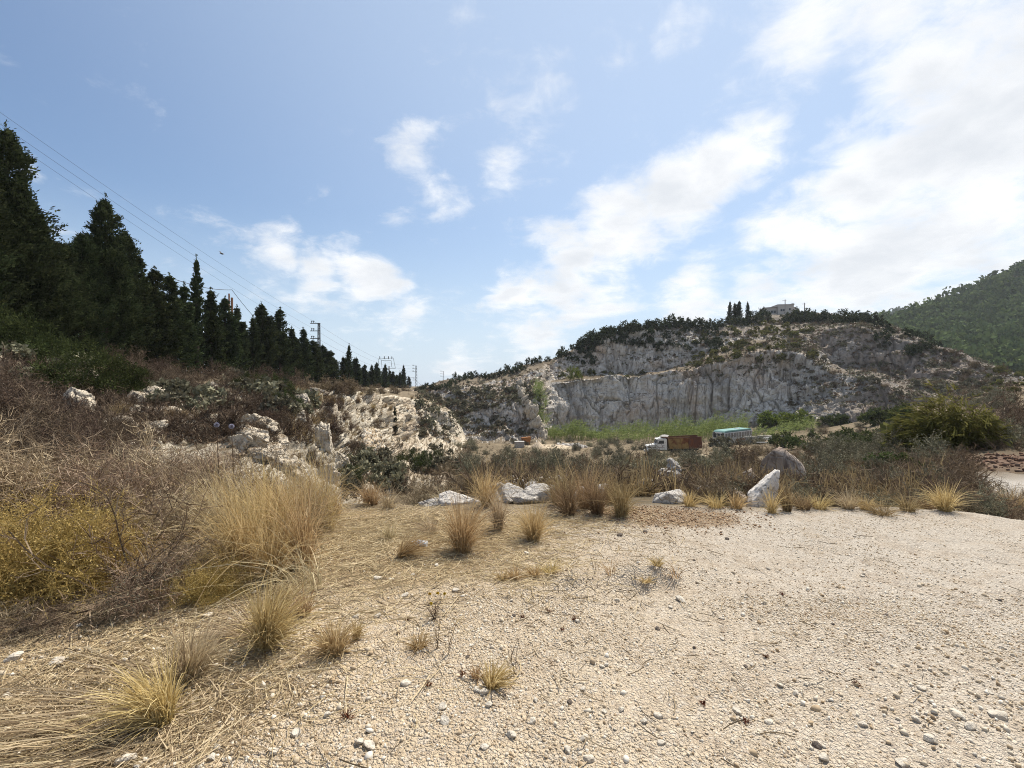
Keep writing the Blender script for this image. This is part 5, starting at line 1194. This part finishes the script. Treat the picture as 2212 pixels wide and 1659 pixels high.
# scree
V, T3, o_ = [], [], 0
ico = bmesh.new(); bmesh.ops.create_icosphere(ico, subdivisions=1, radius=.5); iv = np.array([v_.co[:] for v_ in ico.verts]); it = np.array([[q.index for q in f.verts] for f in ico.faces]); ico.free()
def stones(name, pts, sizes, mat, seed, label, octa=False, sink=.42):
    rg = np.random.default_rng(seed); n = len(pts)
    if octa:
        bv = np.array([(1, 0, 0), (0, 1, 0), (-1, 0, 0), (0, -1, 0), (0, 0, 1), (0, 0, -1), ], float) * .5; bt = np.array([(0, 1, 4), (1, 2, 4), (2, 3, 4), (3, 0, 4), (1, 0, 5), (2, 1, 5), (3, 2, 5), (0, 3, 5)])
    else: bv, bt = iv, it
    nv = len(bv)
    jit = 1 + rg.uniform(-.28, .28, (n, nv, 1)); dims = rg.uniform(.62, 1.25, (n, 1, 3)) * np.array([1, 1, .78])
    X = bv[None] * jit * dims
    q = unit(rg.normal(size=(n, 4))); a, b, c_, d_ = q.T
    Rm = np.stack([np.stack([1 - 2 * (c_ * c_ + d_ * d_), 2 * (b * c_ - d_ * a), 2 * (b * d_ + c_ * a)], -1), np.stack([2 * (b * c_ + d_ * a), 1 - 2 * (b * b + d_ * d_), 2 * (c_ * d_ - b * a)], -1), np.stack([2 * (b * d_ - c_ * a), 2 * (c_ * d_ + b * a), 1 - 2 * (b * b + c_ * c_)], -1)], 1)
    X = np.einsum('nij,nkj->nki', Rm, X) * sizes[:, None, None] + pts[:, None, :]
    X[..., 2] += (sizes * (.5 - sink) * .7)[:, None]
    Tt = (bt[None] + (np.arange(n) * nv)[:, None, None]).reshape(-1, 3)
    me = mesh_np(name, X.reshape(-1, 3), tris=Tt, mat=mat, tint=np.repeat(rg.random(n), nv))
    return tag(obj(name, me), label, None, None, "stuff")
m, t, out = new_mat("gravel_stone"); cr = t.add('ShaderNodeValToRGB'); t.l.new(attr(t, "tint"), cr.inputs[0])
for i, (p_, c_) in enumerate(((0, (.27, .19, .11)), (.12, (.41, .31, .195)), (.5, (.50, .42, .305)), (.8, (.57, .515, .42)), (1, (.68, .63, .54)))):
    e = cr.color_ramp.elements[i] if i < 2 else cr.color_ramp.elements.new(p_); e.position = p_; e.color = (*c_, 1)
co = t.add('ShaderNodeTexCoord').outputs['Object']; nn = t.noise(co, 60, 4, .6)
bsdf(t, out, t.mix(t.rng(nn, .4, .7, 0, .35), cr.outputs[0], (.30, .235, .175)), .9, 0, .2); M['gravel'] = m
sp_l = []
for _ in range(5200):
    u, v = rnd.uniform(785, 850), rnd.uniform(930, 1045)
    if abs(u - (800 + (v - 930) * .22)) > 16 + (v - 930) * .12: continue
    h = cast(u, v)
    if h and h[0].y > 12: sp_l.append(h[0][:])
for _ in range(500):
    h = cast(rnd.uniform(230, 345), rnd.uniform(918, 962))
    if h and h[0].y > 10: sp_l.append(h[0][:])
sp_l = np.array(sp_l); stones("scree", sp_l, np.random.default_rng(5).uniform(.005, .013, len(sp_l)) * sp_l[:, 1], M['gravel'], 5, "pale loose scree spilling down the bank")
#PART5
# ------------------------------------------------------------------ foreground: gravel
def gz(x, y):
    l_ = bv_g.ray_cast(Vector((x, y, 50)), Vector((0, 0, -1)))[0]; return l_.z if l_ else 0.0
rg = np.random.default_rng(123)
def yard_points(n, dmin, dmax, edge=6.05, power=1.0):
    d = dmin + (dmax - dmin) * rg.random(n) ** power; t_ = rg.uniform(-1.2, 1.2, n)
    x, y = t_ * d, d
    keep = y < edge - .02 * x
    return x[keep], y[keep]
def gravel_layer(name, n, dmin, dmax, s0, s1, label, octa, power=1.0, seed=1, clump=0.0):
    x, y = yard_points(n, dmin, dmax, 6.0, power)
    pn = fbm(np.stack([x * .9, y * .9, np.zeros_like(x)], -1), 3, .55, 61)
    keep = rg.random(len(x)) < np.clip(.62 + 2.0 * pn + clump * (x < .6), .12, 1)
    left = np.clip((-x - 1.0 - .3 * (y - 2)) / 1.2, 0, 1); keep &= rg.random(len(x)) > .55 * left
    x, y = x[keep], y[keep]
    z = np.array([gz(a, b) for a, b in zip(x, y)])
    s = s0 + (s1 - s0) * rg.random(len(x)) ** 3.2
    return stones(name, np.stack([x, y, z], -1), s, M['gravel'], seed, label, octa)
gravel_layer("gravel", 70000, 1.75, 3.5, .006, .021, "fine angular limestone gravel covering the near yard", True, .8, 1)
gravel_layer("gravel", 40000, 3.0, 6.05, .009, .024, "fine limestone gravel covering the far half of the yard", True, .75, 2)
gravel_layer("pebbles", 900, 1.75, 4.0, .02, .042, "larger pale pebbles strewn over the gravel", False, .9, 3)

M['clod'] = plant_mat("soil_clods", [(.24, .155, .085), (.36, .26, .155), (.46, .36, .23)], 0, .1)
def patch(name, n, cx, cy, sx, sy, s0, s1, mat, seed, label):
    rg = np.random.default_rng(seed); x = rg.normal(cx, sx, n); y = rg.normal(cy, sy, n); k_ = (y < 6.1) & (y > 1.7); x, y = x[k_], y[k_]
    z = np.array([gz(a, b_) for a, b_ in zip(x, y)]); stones(name, np.stack([x, y, z], -1), s0 + (s1 - s0) * rg.random(len(x)) ** 2.5, mat, seed, label, True, .3)
patch("soil_clods", 2200, 1.8, 5.65, .55, .28, .01, .038, M['clod'], 12, "brown soil clods at the lip of the gravel yard")
patch("soil_clods", 1500, 1.4, 4.4, 1.1, .5, .006, .016, M['clod'], 13, "brown crumbs of soil on the middle of the yard")
patch("soil_clods", 1300, 2.6, 3.2, 1.2, .6, .006, .016, M['clod'], 14, "brown crumbs of soil on the eastern yard")
M['redclod'] = plant_mat("red_soil_clods", [(.075, .045, .032), (.145, .09, .064), (.24, .17, .125)], 0, .1)
rg_ = np.random.default_rng(19); xx, yy = rg_.uniform(12.5, 24, 1300), rg_.uniform(13.6, 19, 1300)
stones("red_rubble", np.stack([xx, yy, [drop(a, b_) for a, b_ in zip(xx, yy)]], -1), .05 + .2 * rg_.random(1300) ** 2.5, M["redclod"], 19, "red-brown rubble beyond the pale track", True, .3)
patch("coarse_gravel", 1100, 2.5, 2.2, .5, .28, .007, .038, M['gravel'], 15, "coarser angular stones in the near eastern corner")
patch("coarse_gravel", 1800, -1.9, 2.45, .5, .4, .012, .045, M['gravel'], 16, "coarser stones on the western edge of the yard")
STONE = [rock_mesh("stone", 1000 + i, (1, .8, .62), 3, 8, .05, M['pebble']) for i in range(9)]
DSTONE = [rock_mesh("stone", 1050 + i, (1, .8, .62), 3, 9, .06, M['brown_boulder']) for i in range(3)]
SL = "loose stones on the gravel yard"
def stone(u, v, px, dark=False, desc=None, mesh=None, sx=1.0):
    p = yard(u, v); s = px / F * p.y * .82
    o = obj("stone", mesh or rnd.choice(DSTONE if dark else STONE)); o.location = (p.x, p.y, p.z + s * .10); o.scale = (s * sx, s, s); o.rotation_euler = (rnd.uniform(-.3, .3), rnd.uniform(-.3, .3), rnd.uniform(0, 6.28))
    tag(o, None, "stone", SL); reg(o, desc or ("brown stone" if dark else "white stone"), u, v); return o
for u, v, px in ((816, 1250, 20), (845, 1252, 12), (985, 1276, 16), (875, 1288, 18), (768, 1334, 19), (815, 1332, 18), (920, 1406, 17), (1028, 1492, 20), (1044, 1498, 26), (1055, 1524, 20), (961, 1558, 26), (877, 1476, 26), (776, 1604, 26), (798, 1613, 30), (1046, 1614, 22), (956, 1529, 22),
                (1342, 1534, 18), (1305, 1539, 16), (1260, 1490, 16), (1226, 1623, 24), (1260, 1596, 24), (1272, 1640, 28), (1718, 1500, 18), (1685, 1481, 17), (1981, 1558, 22), (2099, 1573, 28), (1862, 1567, 22), (2068, 1545, 30), (2156, 1547, 36), (1990, 1487, 20), (1592, 1536, 20), (1430, 1606, 20),
                (272, 1642, 52), (450, 1331, 22), (14, 1507, 24), (105, 1561, 26), (417, 1514, 24), (478, 1567, 20), (457, 1638, 28), (300, 1655, 26), (1138, 1196, 15), (943, 1223, 15), (1449, 1312, 12), (548, 1360, 26), (30, 1425, 34), (120, 1436, 40), (1560, 1380, 12), (1930, 1440, 16), (1300, 1440, 14), (640, 1585, 26), (590, 1625, 30), (710, 1545, 22), (1150, 1560, 22), (1105, 1590, 24), (1390, 1560, 18), (2010, 1600, 34), (1660, 1560, 20), (1780, 1640, 28), (1950, 1650, 30)):
    stone(u, v, px, False)
for u, v, px in ((1762, 1611, 22), (1395, 1150, 12), (1570, 1165, 10), (1340, 1157, 14), (1700, 1310, 10), (1625, 1330, 10), (1800, 1350, 10), (1500, 1400, 10), (1010, 1420, 12), (1110, 1330, 10), (1610, 1440, 12), (1915, 1330, 12), (1420, 1360, 14), (1090, 1505, 14), (1230, 1520, 16)):
    stone(u, v, px, True)
slab = stone(1473, 1299, 34, False, "thin white stone slab", STONE[2], 1.0); slab.scale = (slab.scale.x * .45, slab.scale.y * 1.2, slab.scale.z * .45); slab.rotation_euler = (.2, 0, .5)
for _ in range(36):
    d = rnd.uniform(1.9, 5.6); t_ = rnd.uniform(-1.0, 1.1); p = Vector((t_ * d, d, gz(t_ * d, d))); u, v = pix(p); stone(u, v, rnd.uniform(.028, .05) / d * F, rnd.random() < .15)

# ------------------------------------------------------------------ foreground: grasses
GC = "dry golden grass clumps"
def clump(u, v, hpx, wpx, mat, desc, n=420, lean=(0, 0), droop=.35, group=GC, w=.0055, seed=None, d=None, base=None, k=6):
    p = yard(u, v) if d is None else at(u, d)
    hh, ww = hpx / F * p.y * 1.12, wpx / F * p.y
    me = quick("blades", [grass_parts(seed or rnd.randrange(9999), n, hh, ww * .5, base or ww * .2, w, lean, droop, k)], M[mat])
    o = obj("grass_clump", me); o.location = (p.x, p.y, p.z - .01); tag(o, None, "grass", group); reg(o, desc, u, v - hpx * .4); return o
TG = "tall golden grass by the dry shrubs"
for u, v, h_, w_, n in ((702, 1150, 165, 95, 650), (664, 1168, 165, 100, 650), (625, 1190, 180, 110, 700), (655, 1228, 190, 90, 520), (575, 1200, 185, 120, 700), (530, 1232, 190, 120, 600), (590, 1250, 165, 110, 520), (486, 1185, 180, 110, 560), (612, 1120, 120, 110, 420), (690, 1112, 110, 90, 420), (460, 1140, 130, 90, 380), (545, 1135, 130, 110, 420), (500, 1245, 130, 90, 320), (720, 1120, 90, 70, 300)):
    clump(u, v, h_, w_, rnd.choice(('straw', 'straw', 'paleStraw', 'redStraw')), "tall golden grass clump", int(n * .8), (rnd.uniform(-.12, .02), -.05), .5, TG, .0052)
clump(655, 1275, 150, 190, 'paleStraw', "arching pale grass stems sweeping over the ground", 60, (-.28, -.05), .95, TG, .0065)
clump(510, 1255, 140, 170, 'paleStraw', "arching pale grass stems bent to the west", 50, (-.3, -.02), .9, TG, .006)
for u, v, h_, w_, mt, n, ln in ((1000, 1192, 112, 84, 'straw', 700, (-.03, 0)), (1077, 1145, 85, 42, 'paleStraw', 380, (0, 0)), (1152, 1168, 80, 66, 'straw', 560, (.02, 0)), (1052, 1092, 85, 64, 'straw', 420, (.04, 0)), (1228, 1112, 80, 72, 'dullStraw', 520, (0, 0)), (1290, 1110, 78, 60, 'dullStraw', 460, (0, 0)), (1342, 1116, 84, 60, 'dullStraw', 480, (0, 0)), (1262, 1098, 90, 60, 'redStraw', 320, (0, 0)), (1205, 1090, 80, 56, 'dullStraw', 300, (0, 0)), (1318, 1090, 70, 50, 'dullStraw', 300, (0, 0)),
    (868, 1203, 52, 52, 'redStraw', 260, (.14, .05)), (843, 1166, 46, 50, 'paleStraw', 120, (0, 0)), (930, 1150, 40, 60, 'paleStraw', 120, (-.05, 0)), (802, 1090, 52, 64, 'redStraw', 420, (-.02, 0)), (840, 1096, 46, 60, 'paleStraw', 140, (0, 0)), (900, 1092, 40, 70, 'paleStraw', 140, (0, 0)), (960, 1090, 40, 60, 'paleStraw', 150, (0, 0)),
    (575, 1398, 130, 96, 'redStraw', 900, (.0, 0)), (540, 1375, 60, 120, 'paleStraw', 200, (-.12, -.05)), (410, 1470, 110, 116, 'paleStraw', 560, (0, .02)), (350, 1563, 130, 110, 'straw', 520, (-.08, 0)), (722, 1412, 66, 84, 'redStraw', 420, (0, 0)), (770, 1380, 40, 30, 'redStraw', 120, (0, 0)), (655, 1330, 60, 70, 'redStraw', 160, (0, 0)),
    (1155, 1246, 26, 44, 'straw', 130, (0, 0)), (1112, 1250, 28, 44, 'straw', 130, (0, 0)), (1190, 1238, 26, 50, 'straw', 120, (0, 0)), (1085, 1252, 22, 40, 'redStraw', 90, (0, 0)), (1062, 1482, 46, 72, 'straw', 240, (.03, .02)), (1030, 1465, 26, 40, 'redStraw', 90, (0, 0)), (905, 1398, 24, 60, 'redStraw', 150, (0, 0)), (1420, 1220, 20, 40, 'redStraw', 90, (0, 0)), (1395, 1256, 16, 40, 'straw', 80, (0, 0)), (1320, 1240, 40, 50, 'redStraw', 26, (0, 0)), (1460, 1245, 34, 60, 'redStraw', 30, (0, 0)),
    (2186, 1112, 62, 80, 'straw', 420, (.02, 0)), (2040, 1103, 60, 56, 'straw', 380, (0, 0)), (1905, 1112, 30, 80, 'dullStraw', 220, (0, 0)), (1700, 1104, 64, 40, 'dullStraw', 220, (0, 0)), (1668, 1108, 56, 40, 'straw', 160, (0, 0)), (1832, 1098, 39, 56, 'paleStraw', 260, (0, 0)), (1770, 1098, 30, 60, 'redStraw', 240, (0, 0)), (1960, 1104, 40, 60, 'dullStraw', 240, (0, 0)), (2110, 1106, 44, 70, 'dullStraw', 260, (0, 0)), (1735, 1100, 40, 60, 'dullStraw', 240, (0, 0)), (1870, 1100, 30, 50, 'straw', 240, (0, 0)), (2000, 1100, 28, 50, 'dullStraw', 200, (0, 0)), (2150, 1112, 34, 60, 'dullStraw', 200, (0, 0)),
    (1545, 1096, 36, 60, 'straw', 200, (0, 0)), (1590, 1098, 40, 50, 'straw', 160, (0, 0)), (1490, 1094, 40, 50, 'straw', 180, (0, 0))):
    ds = {'straw': "golden dry grass clump", 'paleStraw': "pale dry grass clump", 'redStraw': "reddish dry grass clump", 'dullStraw': "dull brown dry grass clump"}[mt]
    if h_ < 48: ds = ds.replace("dry grass clump", "dry grass tuft")
    clump(u, v, h_, w_, mt, ds, n, ln, .38)
# grass swept flat in the near corner
for u, v, h_, w_, n, ln in ((270, 1600, 80, 240, 110, (-.45, -.22)), (190, 1640, 70, 220, 100, (-.5, -.12)), (330, 1520, 80, 220, 80, (-.5, -.02)), (110, 1560, 50, 220, 100, (-.4, -.1))):
    clump(u, v, h_, w_, 'paleStraw', "dry grass pressed flat to the ground", n, ln, 1.0, "dry grass pressed flat in the near corner", .0055, base=w_ / F * 2.1 * .42)

# straw litter
def litter(name, n, boxes, L0, L1, w_, mat, label, seed):
    rg = np.random.default_rng(seed); P0 = []
    wts = [b[4] for b in boxes]
    for _ in range(n):
        b = rnd.choices(boxes, wts)[0]; x, y = rnd.gauss(b[0], b[2]), rnd.gauss(b[1], b[3])
        if y > 6.15 or y < 1.6: continue
        P0.append((x, y, gz(x, y) + rnd.uniform(.003, .02)))
    P0 = np.array(P0); n = len(P0); a = rg.uniform(0, 6.28, n); L = rg.uniform(L0, L1, n)
    s = np.linspace(-.5, .5, 4)[None, :, None]; D = np.stack([np.cos(a), np.sin(a), rg.normal(0, .1, n)], -1)
    Nn = np.stack([-np.sin(a), np.cos(a), np.zeros(n)], -1)
    Pl = P0[:, None, :] + D[:, None, :] * s * L[:, None, None] + Nn[:, None, :] * (s ** 2 - .12) * (rg.normal(0, .4, n) * L)[:, None, None]
    Pl[..., 2] = np.maximum(Pl[..., 2], P0[:, None, 2] - .002)
    ob = obj(name, quick(name, [ribbons(Pl, np.full((n, 4), w_), seed)], M[mat])); tag(ob, label, "straw", None, "stuff")
litter("straw_litter", 9000, [(-1.4, 5.2, .75, .5, 3), (-.6, 4.8, .7, .5, 2), (-1.6, 4.0, .7, .6, 2.2), (-1.8, 2.7, .5, .4, 1.6), (-2.1, 2.1, .5, .3, 1.2), (.6, 5.4, .5, .3, .8), (.15, 3.9, .35, .25, .5)], .08, .34, .0045, 'paleStraw', "dry straw litter lying on the ground between the grass clumps", 5)
litter("matted_straw", 1500, [(-1.75, 2.15, .30, .16, 3), (-2.1, 2.3, .3, .2, 1.5), (-1.5, 2.4, .22, .16, 1)], .12, .38, .004, 'paleStraw', "long dry stems matted on the ground in the near western corner", 9)
litter("twig_litter", 1600, [(-2.6, 3.1, .6, .4, 2), (-1.9, 3.6, .7, .6, 1), (-2.3, 2.2, .6, .3, 1), (.4, 3.0, 1.2, .8, .8), (1.6, 4, 1.4, .9, .5)], .05, .16, .005, 'darkTwig', "small dark dead twigs scattered on the gravel", 6)

# ------------------------------------------------------------------ foreground: shrubs
def big_twig(seed, Rr, Hh, n1, n2, n3, w, mat, leaves=0, lmat=None, lsz=.02, up=.55):
    tw, tips = twig_parts(seed, Rr, Hh, n1, n2, n3, w, up)
    tme = quick("twigs", tw, M[mat]); lme = None
    if leaves:
        rg = np.random.default_rng(seed + 3); q = tips.reshape(-1, 3); q = q[rg.integers(0, len(q), leaves)] + rg.normal(0, .025, (leaves, 3)); q[:, 2] = np.abs(q[:, 2])
        lme = quick("leaves", [cards(q, lsz * rg.uniform(.6, 1.4, leaves), lsz * .45, rg.normal(size=(leaves, 3)) + np.array([0, 0, .5]), seed)], M[lmat])
    return tme, lme
def fshrub(proto, u, d, size, label, cat="shrub", name="dry_shrub", group=None, hs=1.0, v=None):
    p = at(u, d) if v is None else yard(u, v)
    o = empty(name, (p.x, p.y, p.z - .02), rnd.uniform(0, 6.28)); obj("twigs", proto[0], o)
    if proto[1]: obj("leaves", proto[1], o)
    for c_ in o.children: c_.scale = (size, size, size * hs)
    tag(o, label, cat, group); return o
TW = [big_twig(1100 + i, .75, .95, 46, 15, 8, .0105, 'twig') for i in range(3)]
TWd = [big_twig(1110 + i, .75, .9, 40, 14, 8, .011, 'darkTwig') for i in range(2)]
TWb = [big_twig(1115 + i, .75, .9, 42, 15, 8, .0105, 'bankTwig') for i in range(2)]
TWl = [big_twig(1120 + i, .65, .7, 40, 14, 8, .008, 'twig', 2600, 'greyLeaf', .024) for i in range(2)]
MUS = [big_twig(1130 + i, .72, .66, 70, 16, 8, .0055, 'goldLeaf', 15000, 'goldLeaf', .019, .3) for i in range(2)]
lab = [(-90, 4.6, 1.0, TW), (30, 5.2, 1.05, TW), (125, 5.8, 1.05, TWd), (215, 5.2, 1.05, TW), (300, 5.9, 1.1, TW), (395, 5.6, 1.0, TW), (470, 6.4, .95, TWd), (90, 7.2, 1.1, TWb), (-30, 6.8, 1.2, TWb), (250, 7.4, 1.0, TWb), (345, 7.2, 1.0, TWb), (170, 8.8, 1.1, TWb), (50, 9.4, 1.2, TWb), (420, 7.8, .9, TW), (-60, 9.0, 1.3, TWb), (320, 4.9, .75, TW), (400, 4.7, .70, TW), (285, 5.0, .72, TWd), (-20, 11.5, 1.5, TWb), (110, 11.0, 1.3, TWb), (240, 10.5, 1.1, TWb)]
for u, d, s, pr_ in lab:
    o = fshrub(rnd.choice(pr_), u, d, s, None, group="tangled dry shrubs on the western bank", hs=rnd.uniform(.9, 1.1)); p = o.location; reg(o, "tangled grey-brown dry shrub" if pr_ is TW else "tangled dark brown dry shrub", u, pix((p.x, p.y, p.z + .45 * s))[1])
fshrub(MUS[0], 105, None, 1.0, "big mustard-yellow mounded bush in front of the tangled dry shrubs", name="mustard_bush", v=1272, hs=1.05)
fshrub(MUS[1], -30, None, .95, "mustard-yellow bush cut by the western edge", name="mustard_bush", v=1262)
fshrub(MUS[0], 215, None, .62, "smaller mustard-yellow bush beside the big one", name="mustard_bush", v=1250, hs=1.1)
fshrub(MUS[1], 445, None, .42, "low olive-yellow bush left of the tall golden grass", name="mustard_bush", v=1292)
fshrub(TWl[0], 335, None, .62, "grey-green wiry shrub between the mustard bush and the tall grass", name="wiry_shrub", v=1296)
fshrub(TWl[1], 395, None, .6, "grey-brown wiry shrub behind the low olive bush", name="wiry_shrub", v=1255)
fshrub(TWd[0], 90, None, .42, "dead grey brush heap at the foot of the mustard bush", name="brush_heap", v=1345, hs=.4)
fshrub(TWd[1], 210, None, .40, "dead brown brush heap on the stony ground", name="brush_heap", v=1330, hs=.4)
fshrub(TWd[0], -10, None, .45, "dead brush heap at the western edge of the stony ground", name="brush_heap", v=1365, hs=.4)
fshrub(TWd[1], 835, 7.2, .55, "dark spiky shrub at the rim of the gully", name="bare_shrub")
fshrub(TWd[0], 905, 8.2, .8, "broad dark bare shrub below the rim", name="bare_shrub", hs=.9)
fshrub(TWd[1], 1000, 8.6, .6, "low dark bare shrub behind the flat grey rock", name="bare_shrub", hs=.8)
SAP = [big_twig(1150 + i, .55, 1.15, 7, 7, 4, .014, 'darkTwig', 0, None, .02, 1.4) for i in range(2)]
for u, v, s, lb in ((262, 1290, 1.0, "tall bare thorn sapling in front of the mustard bush"), (330, 1255, .95, "second bare thorn sapling leaning over the wiry shrub")): fshrub(SAP[rnd.randrange(2)], u, None, s, lb, name="thorn_sapling", v=v, cat="sapling")
for u, d, s, lb in ((505, 6.0, 1.0, "bare thorny sapling in front of the grey outcrop"), (435, 6.2, .95, "bare thorny sapling left of the grey outcrop"), (545, 5.6, .9, "thin bare sapling rising from the tall grass")): fshrub(SAP[rnd.randrange(2)], u, d, s, lb, name="thorn_sapling", cat="sapling")
# globe thistles
for u, v, lb in ((468, 918, "left-hand globe thistle with a round mauve head"), (500, 921, "right-hand globe thistle with a round pale mauve head")):
    d = 5.4; p = at(u, d); zt = zof(v, d); o = empty("globe_thistle", p); tag(o, lb, "thistle", "globe thistles among the dry shrubs")
    part("stem", M['twig'], o, lambda bm: cyl(bm, (.05, 0, 0), (0, 0, zt - p.z), .006, .004, 6))
    rg = np.random.default_rng(int(u)); n_ = 240; D = unit(rg.normal(size=(n_, 3))); s = np.linspace(0, 1, 2)[None, :, None]
    if 'mauve' not in M: M['mauve'] = plant_mat("thistle_mauve", [(.30, .29, .36), (.50, .49, .58)], .1, .05)
    obj("flower_head", quick("flower_head", [ribbons(np.array([0, 0, zt - p.z]) + D[:, None, :] * (.008 + .022 * s), np.array([.003, .009])[None, :].repeat(n_, 0), 3)], M['mauve']), o)
# yellow-flowered weed, thin weeds, dried rusty weeds
if True:
    p = yard(938, 1338); o = empty("yellow_weed", p); tag(o, "small dark weed with yellow flower heads on the gravel", "weed")
    tw, tips = twig_parts(1200, .10, .17, 16, 5, 0, .004, .9); obj("stems", quick("stems", tw, M['darkTwig']), o)
    M['yellow'] = plant_mat("yellow_petals", [(.42, .30, .03), (.62, .47, .06)], .2, .05)
    for (x_, y_, z_) in ((-.03, 0, .17), (.02, .02, .165), (-.015, -.03, .12), (.07, 0, .17)):
        rg = np.random.default_rng(int(1e3 * abs(x_) + 7)); D = unit(rg.normal(size=(60, 3)) + np.array([0, 0, .6])); s = np.linspace(0, 1, 2)[None, :, None]
        obj("flower_head", quick("flower_head", [ribbons(np.array([x_, y_, z_]) + D[:, None, :] * .011 * s, np.array([.003, .005])[None, :].repeat(60, 0), 2)], M['yellow']), o)
for u, v, h_, lb in ((968, 1412, 90, "thin upright dead weed stem right of the yellow-flowered weed"), (945, 1400, 60, "short dead weed stem"), (1100, 1460, 90, "tall dead weed stalk in the sparse grass"), (1112, 1455, 80, "second dead weed stalk in the sparse grass"), (1285, 1240, 44, "thin forked dead weed")):
    p = yard(u, v); tw, _ = twig_parts(int(u + v), .05, h_ / F * p.y, 3, 6, 0, .0045, 2.0, l2=.12); o = obj("dead_weed", quick("dead_weed", tw, M['darkTwig'])); o.location = p; tag(o, None, "weed", "dead weed stalks"); reg(o, "thin dead weed stalk", u, v)
M['rustTwig'] = plant_mat("rust_brown_twigs", [(.075, .028, .015), (.16, .062, .034), (.24, .11, .06)], .1, .1)
for u, v, px in ((925, 1483, 26), (1241, 1339, 22), (1128, 1334, 18), (1185, 1323, 16), (1000, 1460, 30), (750, 1550, 40), (1520, 1522, 26), (1612, 1560, 22), (1655, 1420, 18), (1850, 1480, 22), (1690, 1285, 16), (1215, 1363, 14), (880, 1340, 16)):
    p = yard(u, v); r_ = px / F * p.y * .5; tw, _ = twig_parts(int(u), r_, r_ * .8, 14, 5, 3, .004, .3); o = obj("dried_weed", quick("dried_weed", tw, M['rustTwig'])); o.location = p; tag(o, None, "weed", "rust-brown dried weeds"); reg(o, "rust-brown dried weed", u, v)
# plastic bottle
p = yard(905, 1181); BO = empty("plastic_bottle", (p.x, p.y, p.z + .033), R(165)); tag(BO, "crushed clear plastic bottle lying beside a grass tuft", "bottle")
def lathe(bm, prof, seg=16, ov=.0):
    rings = [[bm.verts.new((x_, r_ * math.cos(a) * (1 + ov * math.sin(x_ * 60)), r_ * math.sin(a))) for a in [2 * math.pi * k / seg for k in range(seg)]] for x_, r_ in prof]
    for a, b in zip(rings, rings[1:]):
        for k in range(seg): bm.faces.new((a[k], a[(k + 1) % seg], b[(k + 1) % seg], b[k]))
    bm.faces.new(rings[0][::-1]); bm.faces.new(rings[-1])
part("body", M['plastic'], BO, lambda bm: lathe(bm, [(-.085, .024), (-.08, .031), (-.03, .029), (-.02, .032), (.03, .031), (.05, .026), (.066, .013), (.075, .012)], 16, .12))
part("wrapper", M['label'], BO, lambda bm: lathe(bm, [(-.028, .0315), (.0, .0335), (.022, .033)], 16, .1)); part("cap", M['label'], BO, lambda bm: lathe(bm, [(.074, .014), (.092, .014)], 12))
finish_labels()
